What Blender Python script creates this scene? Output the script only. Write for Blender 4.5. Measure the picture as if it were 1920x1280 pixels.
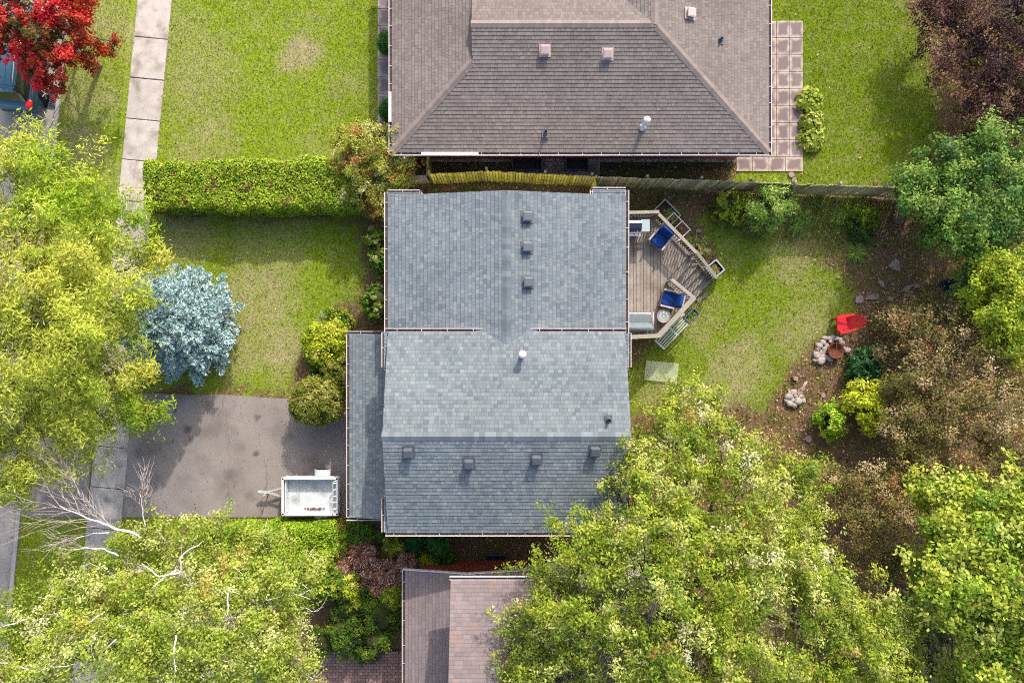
import bpy, math, random
import numpy as np
from mathutils import Vector, Matrix

for o in list(bpy.data.objects):
    bpy.data.objects.remove(o)
random.seed(11)
RNG = np.random.default_rng(11)
SC = bpy.context.scene
COL = SC.collection

# ------------------------------------------------------------------ camera, sky, sun, exposure
CAM_H = 30.0          # drone height above the lawn (m)
FPX = 1280.0          # focal length in photo pixels (24 mm on a 36 mm sensor, 1920 px wide)
cam_d = bpy.data.cameras.new('camera'); cam = bpy.data.objects.new('camera', cam_d); COL.objects.link(cam)
cam.location = (0, 0, CAM_H); cam.rotation_euler = (0, 0, 0)
cam_d.sensor_width = 36; cam_d.lens = 24; cam_d.clip_end = 2000
SC.camera = cam

SUN_EL = 33.0
SUN_AZ = 19.0         # degrees the light comes from, right of the picture's up direction
world = bpy.data.worlds.new('World'); SC.world = world; world.use_nodes = True
wn = world.node_tree.nodes; wl = world.node_tree.links
sky = wn.new('ShaderNodeTexSky'); sky.sky_type = 'NISHITA'; sky.sun_disc = False
sky.sun_elevation = math.radians(SUN_EL); sky.sun_rotation = math.radians(SUN_AZ)
sky.air_density = 1.0; sky.dust_density = 4.0; sky.ozone_density = 1.0
wl.new(sky.outputs[0], wn['Background'].inputs[0]); wn['Background'].inputs[1].default_value = 0.15

sl = bpy.data.lights.new('sun', 'SUN'); sun = bpy.data.objects.new('sun', sl); COL.objects.link(sun)
sl.energy = 2.1; sl.angle = math.radians(0.9); sl.color = (1.0, 0.95, 0.87)
_d = Vector((-math.sin(math.radians(SUN_AZ)) * math.cos(math.radians(SUN_EL)),
             -math.cos(math.radians(SUN_AZ)) * math.cos(math.radians(SUN_EL)), -math.sin(math.radians(SUN_EL))))
sun.rotation_euler = _d.to_track_quat('-Z', 'Y').to_euler(); sun.location = (10, 30, 40)

SC.view_settings.view_transform = 'Standard'; SC.view_settings.look = 'None'
SC.view_settings.gamma = 1.0; SC.view_settings.use_curve_mapping = False
SC.view_settings.exposure = 1.24
SC.render.engine = 'CYCLES'
SC.cycles.max_bounces = 6; SC.cycles.diffuse_bounces = 3; SC.cycles.glossy_bounces = 2
SC.cycles.transmission_bounces = 4; SC.cycles.transparent_max_bounces = 6
SC.cycles.use_denoising = False
SC.cycles.filter_width = 1.1

# ------------------------------------------------------------------ helpers
def P(px, py, h=0.0):
    k = (CAM_H - h) / FPX
    return Vector(((px - 960) * k, (640 - py) * k, h))

def S(r, g, b, f=1.0):
    def c(u):
        u /= 255.0
        return f * (u / 12.92 if u <= 0.04045 else ((u + 0.055) / 1.055) ** 2.4)
    return (c(r), c(g), c(b))

_T = RNG.random((257, 257))
def vn(x, y, s=0):
    x = np.asarray(x, float) + s * 17.31; y = np.asarray(y, float) + s * 9.77
    xi = np.floor(x).astype(int); yi = np.floor(y).astype(int)
    fx = x - xi; fy = y - yi; fx = fx * fx * (3 - 2 * fx); fy = fy * fy * (3 - 2 * fy)
    a = _T[xi % 257, yi % 257]; b = _T[(xi + 1) % 257, yi % 257]
    c = _T[xi % 257, (yi + 1) % 257]; d = _T[(xi + 1) % 257, (yi + 1) % 257]
    return (a * (1 - fx) + b * fx) * (1 - fy) + (c * (1 - fx) + d * fx) * fy
def fbm(x, y, s=0, o=4):
    t = 0; a = 0.5; n = 0
    for k in range(o):
        t = t + a * vn(np.asarray(x) * 2 ** k, np.asarray(y) * 2 ** k, s + k * 3); n += a; a *= 0.55
    return t / n

class MB:
    def __init__(s): s.v = []; s.f = []; s.c = []
    def add(s, vs, fs, col=None):
        b = len(s.v); s.v += [tuple(p) for p in vs]
        for f in fs: s.f.append(tuple(i + b for i in f)); s.c.append(col)
        return s
    def band(s, vs, f, c, k=.76):              # darker granule band at a shingle's head; its tone also paints the course shadow line
        b = len(s.v) - len(vs); s.f.append(tuple(i + b for i in f)); s.c.append(tuple(x * k for x in c)); return s
    def box(s, c, d, rz=0.0, col=None, M=None):
        x, y, z = d[0] / 2, d[1] / 2, d[2] / 2
        vs = [Vector(p) for p in ((-x,-y,-z),(x,-y,-z),(x,y,-z),(-x,y,-z),(-x,-y,z),(x,-y,z),(x,y,z),(-x,y,z))]
        if M is None: M = Matrix.Rotation(rz, 4, 'Z')
        vs = [M @ p + Vector(c) for p in vs]
        return s.add(vs, [(0,3,2,1),(4,5,6,7),(0,1,5,4),(1,2,6,5),(2,3,7,6),(3,0,4,7)], col)
    def bar(s, a, b, w, h, col=None):
        a, b = Vector(a), Vector(b); d = b - a
        q = d.to_track_quat('X', 'Z').to_matrix().to_4x4()
        return s.box((a + b) / 2, (d.length, w, h), col=col, M=q)
    def prism(s, pts, z0, z1, col=None):
        pts = [Vector((p[0], p[1], 0)) for p in pts]; n = len(pts)
        ar = sum(pts[i].x * pts[(i+1) % n].y - pts[(i+1) % n].x * pts[i].y for i in range(n))
        if ar < 0: pts = pts[::-1]
        vs = [(p.x, p.y, z0) for p in pts] + [(p.x, p.y, z1) for p in pts]
        fs = [tuple(range(n))[::-1], tuple(range(n, 2 * n))] + [(i, (i+1) % n, n + (i+1) % n, n + i) for i in range(n)]
        return s.add(vs, fs, col)
    def tube(s, path, rad, n=6, col=None, cap=True):
        path = [Vector(p) for p in path]; m = len(path)
        if not hasattr(rad, '__len__'): rad = [rad] * m
        vs = []; ref = Vector((0.13, 0.31, 0.94))
        for i, p in enumerate(path):
            d = (path[min(i+1, m-1)] - path[max(i-1, 0)])
            d = d.normalized() if d.length > 1e-9 else Vector((0, 0, 1))
            r = ref if abs(d.dot(ref)) < 0.95 else Vector((1, 0, 0))
            a = d.cross(r).normalized(); b = d.cross(a)
            for k in range(n):
                t = 2 * math.pi * k / n
                vs.append(p + (a * math.cos(t) + b * math.sin(t)) * rad[i])
        fs = [(i*n+k, i*n+(k+1) % n, (i+1)*n+(k+1) % n, (i+1)*n+k) for i in range(m-1) for k in range(n)]
        if cap: fs += [tuple(range(n))[::-1], tuple((m-1)*n + k for k in range(n))]
        return s.add(vs, fs, col)
    def lathe(s, prof, n=20, c=(0, 0, 0), col=None, sx=1, sy=1):
        c = Vector(c); m = len(prof); vs = []
        for r, z in prof:
            for k in range(n):
                t = 2 * math.pi * k / n
                vs.append(c + Vector((r * math.cos(t) * sx, r * math.sin(t) * sy, z)))
        fs = [(i*n+k, i*n+(k+1) % n, (i+1)*n+(k+1) % n, (i+1)*n+k) for i in range(m-1) for k in range(n)]
        fs += [tuple(range(n))[::-1], tuple((m-1)*n + k for k in range(n))]
        return s.add(vs, fs, col)
    def blob(s, c, r, seed=0, n=10, m=7, col=None, rough=0.16, sq=1.0):
        """an uneven stone-like ellipsoid; r = (rx, ry, rz)"""
        rr = np.random.default_rng(seed); ph = rr.random((3, 3)) * 6.28; c = Vector(c); vs = []
        for i in range(m + 1):
            t = math.pi * i / m
            for k in range(n):
                a = 2 * math.pi * k / n
                d = Vector((math.sin(t) * math.cos(a), math.sin(t) * math.sin(a), math.cos(t)))
                w = 1 + rough * (math.sin(2.3*d.x+ph[0,0]) * math.cos(2.9*d.y+ph[0,1]) + 0.6*math.sin(4.1*d.z+ph[1,0]+2*d.x) + 0.4*math.sin(6*d.y+ph[2,0]))
                p = Vector((math.copysign(abs(d.x)**sq, d.x), math.copysign(abs(d.y)**sq, d.y), math.copysign(abs(d.z)**sq, d.z)))
                vs.append(c + Vector((p.x * r[0] * w, p.y * r[1] * w, p.z * r[2] * w)))
        fs = [(i*n+k, (i+1)*n+k, (i+1)*n+(k+1) % n, i*n+(k+1) % n) for i in range(m) for k in range(n)]
        return s.add(vs, fs, col)
    def mesh(s, name, off=(0, 0, 0), smooth=False):
        me = bpy.data.meshes.new(name)
        ox, oy, oz = off
        me.from_pydata([(x-ox, y-oy, z-oz) for x, y, z in s.v], [], s.f)
        if any(c is not None for c in s.c):
            at = me.attributes.new('Col', 'FLOAT_COLOR', 'FACE')
            arr = np.ones((len(s.f), 4), np.float32)
            for i, c in enumerate(s.c):
                if c is not None: arr[i, :3] = c
            at.data.foreach_set('color', arr.ravel())
        if smooth: me.polygons.foreach_set('use_smooth', [True] * len(me.polygons))
        me.update(); return me

OFF = {}
def tag(o, label=None, cat=None, group=None, kind=None):
    if label: o['label'] = label
    if cat: o['category'] = cat
    if group: o['group'] = group
    if kind: o['kind'] = kind
    return o
def thing(name, loc, label, cat, group=None, rz=0.0, local=False):
    o = bpy.data.objects.new(name, None); COL.objects.link(o); o.empty_display_size = 0.2
    o.location = loc; o.rotation_euler = (0, 0, rz); OFF[o] = Vector((0, 0, 0)) if local else Vector(loc)
    return tag(o, label, cat, group)
def part(name, mb, mat, parent=None, smooth=False, kind=None, label=None):
    off = OFF.get(parent, Vector((0, 0, 0)))
    me = mb if isinstance(mb, bpy.types.Mesh) else mb.mesh(name, off, smooth)
    o = bpy.data.objects.new(name, me); COL.objects.link(o)
    if mat is not None and not len(me.materials): me.materials.append(mat)
    o.parent = parent; OFF[o] = off
    if kind: o['kind'] = kind
    if label: o['label'] = label
    return o
def piece(name, me, parent, loc, rz=0.0, scale=(1, 1, 1), rot=None, col=None):
    """a small repeated piece that shares its mesh; loc is in world space"""
    o = bpy.data.objects.new(name, me); COL.objects.link(o); o.parent = parent
    o.location = Vector(loc) - OFF.get(parent, Vector((0, 0, 0))); o.scale = scale
    if rot is not None: o.rotation_euler = rot
    else: o.rotation_euler = (0, 0, rz)
    if col is not None: o.color = (*col, 1)
    return o
def single(name, mb, mat, label, cat, group=None, smooth=False):
    """a thing that is one mesh, its origin at its base"""
    vs = np.array(mb.v); c = Vector((vs[:, 0].mean(), vs[:, 1].mean(), vs[:, 2].min()))
    me = mb.mesh(name, c, smooth); me.materials.append(mat)
    o = bpy.data.objects.new(name, me); COL.objects.link(o); o.location = c
    return tag(o, label, cat, group)
def struct(name, mb, mat, smooth=False):
    o = part(name, mb, mat, None, smooth); o['kind'] = 'structure'; return o

# ------------------------------------------------------------------ materials
def mat(name, col=(.5, .5, .5), rough=.8, var=.12, sc=3.0, fine=.10, fsc=60.0, bump=0.0, attr=False, objcol=False,
        objrand=0.0, spec=.3, metal=0.0, stain=None, ssc=.6, samt=.5):
    m = bpy.data.materials.new(name); m.use_nodes = True; n = m.node_tree.nodes; l = m.node_tree.links
    b = n['Principled BSDF']; b.inputs['Roughness'].default_value = rough; b.inputs['Metallic'].default_value = metal
    b.inputs['Specular IOR Level'].default_value = spec
    geo = n.new('ShaderNodeNewGeometry')
    def noise(scale, det=4):
        t = n.new('ShaderNodeTexNoise'); t.inputs['Scale'].default_value = scale; t.inputs['Detail'].default_value = det
        l.new(geo.outputs['Position'], t.inputs['Vector']); return t
    n1 = noise(sc); n2 = noise(fsc, 2)
    def rng(sock, amt):
        r = n.new('ShaderNodeMapRange'); r.inputs[1].default_value = .25; r.inputs[2].default_value = .75
        r.inputs[3].default_value = 1 - amt; r.inputs[4].default_value = 1 + amt; l.new(sock, r.inputs[0]); return r.outputs[0]
    def mul(a, c):
        x = n.new('ShaderNodeMath'); x.operation = 'MULTIPLY'; l.new(a, x.inputs[0]); l.new(c, x.inputs[1]); return x.outputs[0]
    f = mul(rng(n1.outputs[0], var), rng(n2.outputs[0], fine))
    if objrand:
        oi = n.new('ShaderNodeObjectInfo'); r = n.new('ShaderNodeMapRange')
        r.inputs[3].default_value = 1 - objrand; r.inputs[4].default_value = 1 + objrand
        l.new(oi.outputs['Random'], r.inputs[0]); f = mul(f, r.outputs[0])
    if attr:
        a = n.new('ShaderNodeAttribute'); a.attribute_name = 'Col'; csock = a.outputs['Color']
    elif objcol:
        a = n.new('ShaderNodeObjectInfo'); csock = a.outputs['Color']
    else:
        a = n.new('ShaderNodeRGB'); a.outputs[0].default_value = (*col, 1); csock = a.outputs[0]
    if stain:
        n3 = noise(ssc, 5); r = n.new('ShaderNodeMapRange'); r.inputs[1].default_value = .5; r.inputs[2].default_value = .68
        r.inputs[4].default_value = samt; l.new(n3.outputs[0], r.inputs[0])
        mx = n.new('ShaderNodeMix'); mx.data_type = 'RGBA'; l.new(r.outputs[0], mx.inputs[0]); l.new(csock, mx.inputs[6])
        mx.inputs[7].default_value = (*stain, 1); csock = mx.outputs[2]
    v = n.new('ShaderNodeVectorMath'); v.operation = 'SCALE'; l.new(csock, v.inputs[0]); l.new(f, v.inputs['Scale'])
    l.new(v.outputs[0], b.inputs['Base Color'])
    if bump:
        bp = n.new('ShaderNodeBump'); bp.inputs['Strength'].default_value = bump; bp.inputs['Distance'].default_value = .02
        l.new(n2.outputs[0], bp.inputs['Height']); l.new(bp.outputs[0], b.inputs['Normal'])
    return m

def leaf_mat(name, trans=.32, rough=.55, spec=.25):
    m = bpy.data.materials.new(name); m.use_nodes = True; n = m.node_tree.nodes; l = m.node_tree.links
    b = n['Principled BSDF']; b.inputs['Roughness'].default_value = rough; b.inputs['Specular IOR Level'].default_value = spec
    a = n.new('ShaderNodeAttribute'); a.attribute_name = 'Col'; l.new(a.outputs['Color'], b.inputs['Base Color'])
    t = n.new('ShaderNodeBsdfTranslucent'); l.new(a.outputs['Color'], t.inputs['Color'])
    x = n.new('ShaderNodeMixShader'); x.inputs[0].default_value = trans
    l.new(b.outputs[0], x.inputs[1]); l.new(t.outputs[0], x.inputs[2]); l.new(x.outputs[0], n['Material Output'].inputs[0])
    return m
M_LEAF = leaf_mat('leaf')
M_NEEDLE = leaf_mat('needle', .12, .6, .3)
M_GRASS = leaf_mat('grass_blade', .3, .6, .15)
M_DRY = leaf_mat('dry_leaf', .15, .8, .1)
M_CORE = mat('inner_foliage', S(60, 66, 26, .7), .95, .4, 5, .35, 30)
M_BARK = mat('bark', S(104, 92, 82, .75), .9, .2, 4, .3, 40, bump=.4)
M_BIRCH = mat('birch_bark', S(232, 224, 222), .7, .12, 6, .15, 40)
M_SHING = mat('shingle', rough=.95, var=.13, sc=.5, fine=.2, fsc=70, attr=True, spec=.1)
M_CAPB = mat('ridge_cap_blue', S(138, 148, 154, .56), .95, .1, 3, .16, 80, objrand=.2, spec=.1)
M_CAPT = mat('ridge_cap_taupe', S(160, 144, 136, .66), .95, .08, 3, .12, 80, objrand=.1, spec=.1)
M_DECKB = mat('roof_underlay', S(70, 82, 90), .9)
M_DECKT = mat('roof_underlay_taupe', S(96, 84, 80), .9)
M_WHITE = mat('white_aluminium', S(222, 216, 220, .75), .45, .05, 2, .05, 30, spec=.5)
M_DEBRIS = mat('gutter_debris', S(84, 66, 54, .8), .95, .5, 8, .4, 50)
M_BRICK = mat('house_wall', S(150, 92, 74), .9, .15, 2, .2, 30)
M_SIDING = mat('siding', S(190, 184, 178), .8, .06)
M_GLASS = mat('window_glass', S(40, 50, 60), .08, .1, spec=.8)
M_VENT = mat('vent_dark', S(78, 84, 92), .55, .1, spec=.4)
M_VENTT = mat('vent_taupe', S(172, 150, 145), .5, .06, spec=.4)
M_STEEL = mat('galvanised', S(214, 212, 208), .3, .1, 8, .1, 60, spec=.6, metal=.5)
M_BLACK = mat('black_plastic', S(30, 32, 38), .45, .1, spec=.5)
M_ASPH = mat('driveway_asphalt', S(160, 150, 145, .64), .95, .12, .8, .24, 55, bump=.25, spec=.15, stain=S(112, 100, 96, .55), ssc=.6, samt=.5)
M_ROAD = mat('road_asphalt', S(176, 167, 160, .70), .95, .12, .7, .2, 50, bump=.2, spec=.15, stain=S(120, 108, 108, .6), ssc=.35, samt=.45)
M_CONC = mat('sidewalk_concrete', S(208, 197, 188, .62), .9, .16, 2.4, .16, 38, objrand=.09, bump=.15, spec=.2, stain=S(160, 146, 134, .58), ssc=1.6, samt=.75)
M_CURB = mat('curb_concrete', S(186, 178, 176, .68), .9, .12, 2, .12, 45, spec=.2)
def slab_mat(name, pale, dark):
    m = mat(name, pale, .9, .10, 2.2, .12, 50, objrand=.08, bump=.1, spec=.2); n = m.node_tree.nodes; l = m.node_tree.links
    tc = n.new('ShaderNodeTexCoord'); sp = n.new('ShaderNodeSeparateXYZ'); l.new(tc.outputs['Object'], sp.inputs[0])
    def mth(op, a, b=None):
        t = n.new('ShaderNodeMath'); t.operation = op
        for i_, v in enumerate((a, b)):
            if v is None: continue
            if isinstance(v, (int, float)): t.inputs[i_].default_value = v
            else: l.new(v, t.inputs[i_])
        return t.outputs[0]
    nz = n.new('ShaderNodeTexNoise'); nz.inputs['Scale'].default_value = 3.2; nz.inputs['Detail'].default_value = 4; geo = n.new('ShaderNodeNewGeometry'); l.new(geo.outputs['Position'], nz.inputs['Vector'])
    e = mth('MAXIMUM', mth('ABSOLUTE', sp.outputs[0]), mth('ABSOLUTE', sp.outputs[1])); e = mth('ADD', e, mth('MULTIPLY', mth('SUBTRACT', nz.outputs[0], .5), .55))
    r = n.new('ShaderNodeMapRange'); r.inputs[1].default_value = .28; r.inputs[2].default_value = .5; l.new(e, r.inputs[0])
    rgb = [x for x in n if x.type == 'RGB'][0]; v = [x for x in n if x.type == 'VECT_MATH'][0]
    mx = n.new('ShaderNodeMix'); mx.data_type = 'RGBA'; l.new(r.outputs[0], mx.inputs[0]); mx.inputs[6].default_value = (*dark, 1); l.new(rgb.outputs[0], mx.inputs[7]); l.new(mx.outputs[2], v.inputs[0]); return m
M_SLAB = slab_mat('patio_slab', S(206, 190, 178, .66), S(146, 130, 128, .6)); M_SLABD = slab_mat('walk_slab', S(186, 172, 166, .8), S(140, 128, 126, .75))
M_PAVER = mat('interlock_paver', S(176, 140, 130, .62), .9, .16, 2, .14, 50, objrand=.22, spec=.2)
M_DWOOD = mat('deck_wood', S(170, 158, 147, .62), .9, .2, 3, .2, 45, objrand=.2, spec=.12, stain=S(120, 98, 86, .65), ssc=1.6, samt=.5)
M_RAIL = mat('rail_wood', S(190, 180, 164, .58), .9, .14, 4, .18, 45, objrand=.08, spec=.12)
M_FGREEN = mat('mossy_fence_board', S(196, 192, 84, .85), .92, .25, 3, .2, 40, objrand=.3, spec=.1, stain=S(140, 124, 84, .7), ssc=1.1, samt=.55)
M_FGREY = mat('grey_fence_board', S(184, 176, 140, .8), .92, .22, 3, .2, 40, objrand=.3, spec=.1, stain=S(150, 150, 84, .7), ssc=.8, samt=.6)
M_STONE = mat('stone', S(182, 168, 160, .66), .9, .14, 6, .14, 40, objrand=.18, spec=.25)
M_FLAG = mat('flagstone', S(168, 146, 138, .62), .9, .12, 4, .12, 50, objrand=.12, spec=.2)

# ------------------------------------------------------------------ foliage
def quads(name, pos, d, nr, L, W, col, m, parent=None, kind=None, tri=False):
    """many leaf-sized rhombi as one mesh; colour per face"""
    pos = np.asarray(pos, np.float32); off = OFF.get(parent, Vector((0, 0, 0)))
    pos = pos - np.array(off, np.float32)
    d = d / (np.linalg.norm(d, axis=1, keepdims=True) + 1e-9)
    s = np.cross(nr, d); s /= (np.linalg.norm(s, axis=1, keepdims=True) + 1e-9)
    L = np.broadcast_to(L, (len(pos),))[:, None]; W = np.broadcast_to(W, (len(pos),))[:, None]
    N = len(pos)
    if tri:
        k = 3; V = np.stack([pos - s * W / 2, pos + s * W / 2, pos + d * L], 1)
    else:
        k = 4; V = np.stack([pos - d * L / 2, pos + s * W / 2 + d * L * .06, pos + d * L / 2, pos - s * W / 2 + d * L * .06], 1)
    me = bpy.data.meshes.new(name)
    me.vertices.add(N * k); me.vertices.foreach_set('co', V.astype(np.float32).ravel())
    me.loops.add(N * k); me.loops.foreach_set('vertex_index', np.arange(N * k, dtype=np.int32))
    me.polygons.add(N); me.polygons.foreach_set('loop_start', np.arange(0, N * k, k, dtype=np.int32))
    at = me.attributes.new('Col', 'FLOAT_COLOR', 'FACE')
    c4 = np.ones((N, 4), np.float32); c4[:, :3] = np.clip(col, 0, 1); at.data.foreach_set('color', c4.ravel())
    me.update(); me.materials.append(m)
    o = bpy.data.objects.new(name, me); COL.objects.link(o); o.parent = parent; OFF[o] = off
    if kind: o['kind'] = kind
    return o

def unit(n):
    v = RNG.normal(size=(n, 3)); return v / np.linalg.norm(v, axis=1, keepdims=True)
def pick(pal, n):
    """pal: list of (colour, weight)"""
    w = np.array([p[1] for p in pal], float); w /= w.sum()
    return np.array([p[0] for p in pal])[RNG.choice(len(pal), n, p=w)]

def Lb(px, py, h, rpx, flat=.7):
    r = rpx * (CAM_H - h) / FPX
    return (P(px, py, h), r, r, r * flat)

def lower(lobes, k):
    """the same crown standing k times as high, farther out so that it keeps its direction from the drone"""
    out = []
    for c, rx, ry, rz in lobes:
        f = (CAM_H - c.z * k) / (CAM_H - c.z); out.append((Vector((c.x * f, c.y * f, c.z * k)), rx * f, ry * f, rz * f * (.55 + .45 * k)))
    return out

def clump_points(lobes, nc, shell=(.72, 1.04), low=.35, inside=.12, freq=1.1):
    A = np.array([4 * math.pi * (l[1] * l[2] + l[1] * l[3] + l[2] * l[3]) / 3 for l in lobes]); A /= A.sum()
    cs = []; outs = []
    C0 = np.array([tuple(l[0]) for l in lobes]); R0 = np.array([l[1:4] for l in lobes])
    for i, l in enumerate(lobes):
        n = max(3, int(nc * A[i] * 1.5)); u = unit(n)
        keep = (u[:, 2] > -.1) | (RNG.random(n) < low); u = u[keep]
        rr = RNG.uniform(shell[0], shell[1], len(u)); ins = RNG.random(len(u)) < inside
        rr[ins] = RNG.uniform(.2, shell[0], ins.sum())
        p = C0[i] + u * R0[i] * rr[:, None]
        w = vn(p[:, 0] * freq, p[:, 1] * freq, i) - .5          # uneven outline
        p += u * (w * .5 * R0[i].mean())[:, None]
        deep = np.zeros(len(p), bool)
        for j in range(len(lobes)):
            if j != i:
                q = np.linalg.norm((p - C0[j]) / R0[j], axis=1); deep |= q < .62
        deep &= RNG.random(len(p)) < .8
        cs.append(p[~deep]); outs.append(u[~deep])
    return np.concatenate(cs), np.concatenate(outs)

def crown(parent, lobes, nc, per, cr, L, W, pal, m=None, name='crown', flat=.6, hole=.0, jit=.16, upb=.55, outb=.45, low=.35,
          shell=(.72, 1.04), tint=None, horiz=0.0, cvar=.2, inside=.12, spray=None):
    if spray:                                    # leafy shoots: clumps strung along a branch end, gaps between them
        sl_, lat, k = spray
        c, u = clump_points(lobes, max(8, nc // k), shell, low, inside)
        if hole > 0:
            g = fbm(c[:, 0] * .75 + c[:, 2] * .5, c[:, 1] * .75 - c[:, 2] * .4, 5, 3); rr = RNG.random(len(g)); kk = (g > np.quantile(g, hole)) | (rr < .25); c, u = c[kk], u[kk]
        ax = u * np.array([1, 1, .55]) + RNG.normal(size=u.shape) * .38 + np.array([0, 0, .12]); ax /= np.linalg.norm(ax, axis=1, keepdims=True)
        cc = pick(pal, len(c)); cc = tint(c, cc) if tint is not None else cc
        cc = cc * (1 + RNG.uniform(-cvar, cvar, (len(c), 1)))
        si = np.repeat(np.arange(len(c)), k); t = RNG.uniform(-.65, .45, len(si)) * sl_ * RNG.uniform(.7, 1.3, len(c))[si]
        c = c[si] + ax[si] * t[:, None] + RNG.normal(size=(len(si), 3)) * lat * np.array([1, 1, .6]); u = u[si]; ax = ax[si]; cc = cc[si] * (.75 + .25 * np.array(pick(pal, len(si))) / (cc[si] + 1e-4)).clip(.6, 1.4)
    else:
        c, u = clump_points(lobes, nc, shell, low, inside)
        if hole > 0:
            g = fbm(c[:, 0] * .9, c[:, 1] * .9, 5, 3); kk = g > np.quantile(g, hole); c, u = c[kk], u[kk]
        cc = pick(pal, len(c)); cc = tint(c, cc) if tint is not None else cc
        cc = cc * (1 + RNG.uniform(-cvar, cvar, (len(c), 1))); ax = u
    n = len(c); idx = np.repeat(np.arange(n), per)
    g = RNG.normal(size=(len(idx), 3)) * np.array([cr, cr, cr * flat])
    pos = c[idx] + g
    up = np.array([0, 0, 1.0])
    nr = up * upb + u[idx] * outb + g / cr * .3 + RNG.normal(size=(len(idx), 3)) * .5
    nr /= np.linalg.norm(nr, axis=1, keepdims=True)
    d = RNG.normal(size=(len(idx), 3)) * np.array([1, 1, 1 - horiz]) + g / cr * .8 + ax[idx] * .5
    d -= nr * (d * nr).sum(1, keepdims=True)
    col = cc[idx] * (1 + RNG.uniform(-jit, jit, (len(idx), 1))) * (1 + RNG.uniform(-.06, .06, (len(idx), 3)))
    s = RNG.uniform(.55, 1.35, len(idx))
    return quads(name, pos, d, nr, L * s, W * s, col, m or M_LEAF, parent)

def limb_path(a, b, n=6, wob=.12, sag=0.0):
    a, b = Vector(a), Vector(b); L = (b - a).length; out = []
    ph = [random.uniform(0, 6.28) for _ in range(4)]
    for i in range(n + 1):
        t = i / n; p = a.lerp(b, t); w = math.sin(math.pi * t) * wob * L
        p += Vector((math.sin(ph[0] + 4*t), math.sin(ph[1] + 5*t), 0.5 * math.sin(ph[2] + 4*t))) * w
        p.z += sag * math.sin(math.pi * t) * L
        out.append(p)
    return out

def tree_wood(root, base, top, r0, lobes, m=None, twigs=5, rl=None, tn=4):
    """trunk, then a limb to every lobe with smaller boughs on it"""
    m = m or M_BARK; base = Vector(base); top = Vector(top)
    tp = limb_path(base, top, 6, .04)
    mb = MB(); mb.tube(tp, [r0 * (1.25 if i == 0 else 1 - .09 * i) for i in range(len(tp))], 9)
    tr = part('trunk', mb, m, root, True)
    for l in lobes:
        t = random.uniform(.45, .95); a = tp[int(t * (len(tp) - 1))]
        mb = MB(); path = limb_path(a, l[0], 6, .07, .04); rr = rl or r0 * .38
        mb.tube(path, [rr * (1 - .13 * i) for i in range(len(path))], 6)
        for _ in range(twigs):
            q = path[random.randint(2, 6)]
            v = Vector(unit(1)[0]); v.z = abs(v.z) * .8
            e = l[0] + Vector((v.x * l[1], v.y * l[2], v.z * l[3])) * random.uniform(.7, .98)
            sp = limb_path(q, e, 5, .09); mb.tube(sp, [rr * .32 * (1 - .16 * i) for i in range(len(sp))], 4)
            for _ in range(tn):
                q2 = sp[random.randint(2, 5)]; e2 = q2 + Vector(unit(1)[0]) * random.uniform(.3, .8)
                mb.tube([q2, q2.lerp(e2, .5) + Vector(unit(1)[0]) * .05, e2], [rr * .12, rr * .09, .004], 3, cap=False)
        part('limb', mb, m, root, True)

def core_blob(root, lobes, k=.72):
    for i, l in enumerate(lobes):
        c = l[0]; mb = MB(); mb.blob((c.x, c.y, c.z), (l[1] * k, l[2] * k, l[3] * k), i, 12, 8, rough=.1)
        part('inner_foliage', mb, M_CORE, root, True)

def shrub(name, label, lobes, nc, per, cr, L, W, pal, cat='shrub', group=None, core=.7, m=None, **kw):
    c = sum((l[0] for l in lobes), Vector()) / len(lobes)
    r = thing(name, (c.x, c.y, 0), label, cat, group)
    kw.setdefault('inside', .0); big = max(l[1] for l in lobes) > .3 and name not in ('globe_shrub', 'globe_cedar', 'dwarf_conifer', 'rounded_shrub')
    if big: kw.setdefault('spray', (.3, .055, 5)); kw.setdefault('shell', (.72, 1.06)); nc = int(nc * 1.35); per = max(3, int(per * .62)); cr *= .62; L *= 1.1; W *= 1.1; kw.setdefault('hole', .06)
    kw.setdefault('shell', (.86, 1.02))
    mb = MB()
    for l in lobes:
        for k in range(3):
            mb.tube([(c.x + random.uniform(-.08, .08), c.y + random.uniform(-.08, .08), 0), (l[0].x, l[0].y, l[0].z)], [.025, .012], 5)
    part('stem', mb, M_BARK, r)
    if core: core_blob(r, lobes, core)
    crown(r, lobes, nc, per, cr, L, W, pal, m, name='foliage', **kw)
    return r

def blades(root, c, n, length, pal, name='blade_tuft', w=.028, rise=(.5, 1.1), seg=4, m=None):
    """arching strap leaves from one root as one tuft"""
    mb = MB()
    for i in range(n):
        a = random.uniform(0, 6.283); ln = length * random.uniform(.6, 1.1); el = random.uniform(*rise)
        col = tuple(np.array(pal[random.randrange(len(pal))]) * random.uniform(.8, 1.2))
        p = Vector(c) + Vector((random.uniform(-.07, .07), random.uniform(-.07, .07), 0)); d = Vector((math.cos(a), math.sin(a), 0))
        sd = Vector((-d.y, d.x, 0)); pts = []
        for k in range(seg + 1):
            t = k / seg; z = math.sin(el) * ln * t * (1 - .75 * t); pts.append((p + d * (math.cos(el) * .5 + .5) * ln * t + Vector((0, 0, z + .02)), w * (1 - .85 * t)))
        vs = []
        for q, ww in pts: vs += [q - sd * ww / 2, q + sd * ww / 2]
        mb.add(vs, [(2*k, 2*k+1, 2*k+3, 2*k+2) for k in range(seg)], col)
    return part(name, mb, m or M_LEAF, root)

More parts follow.
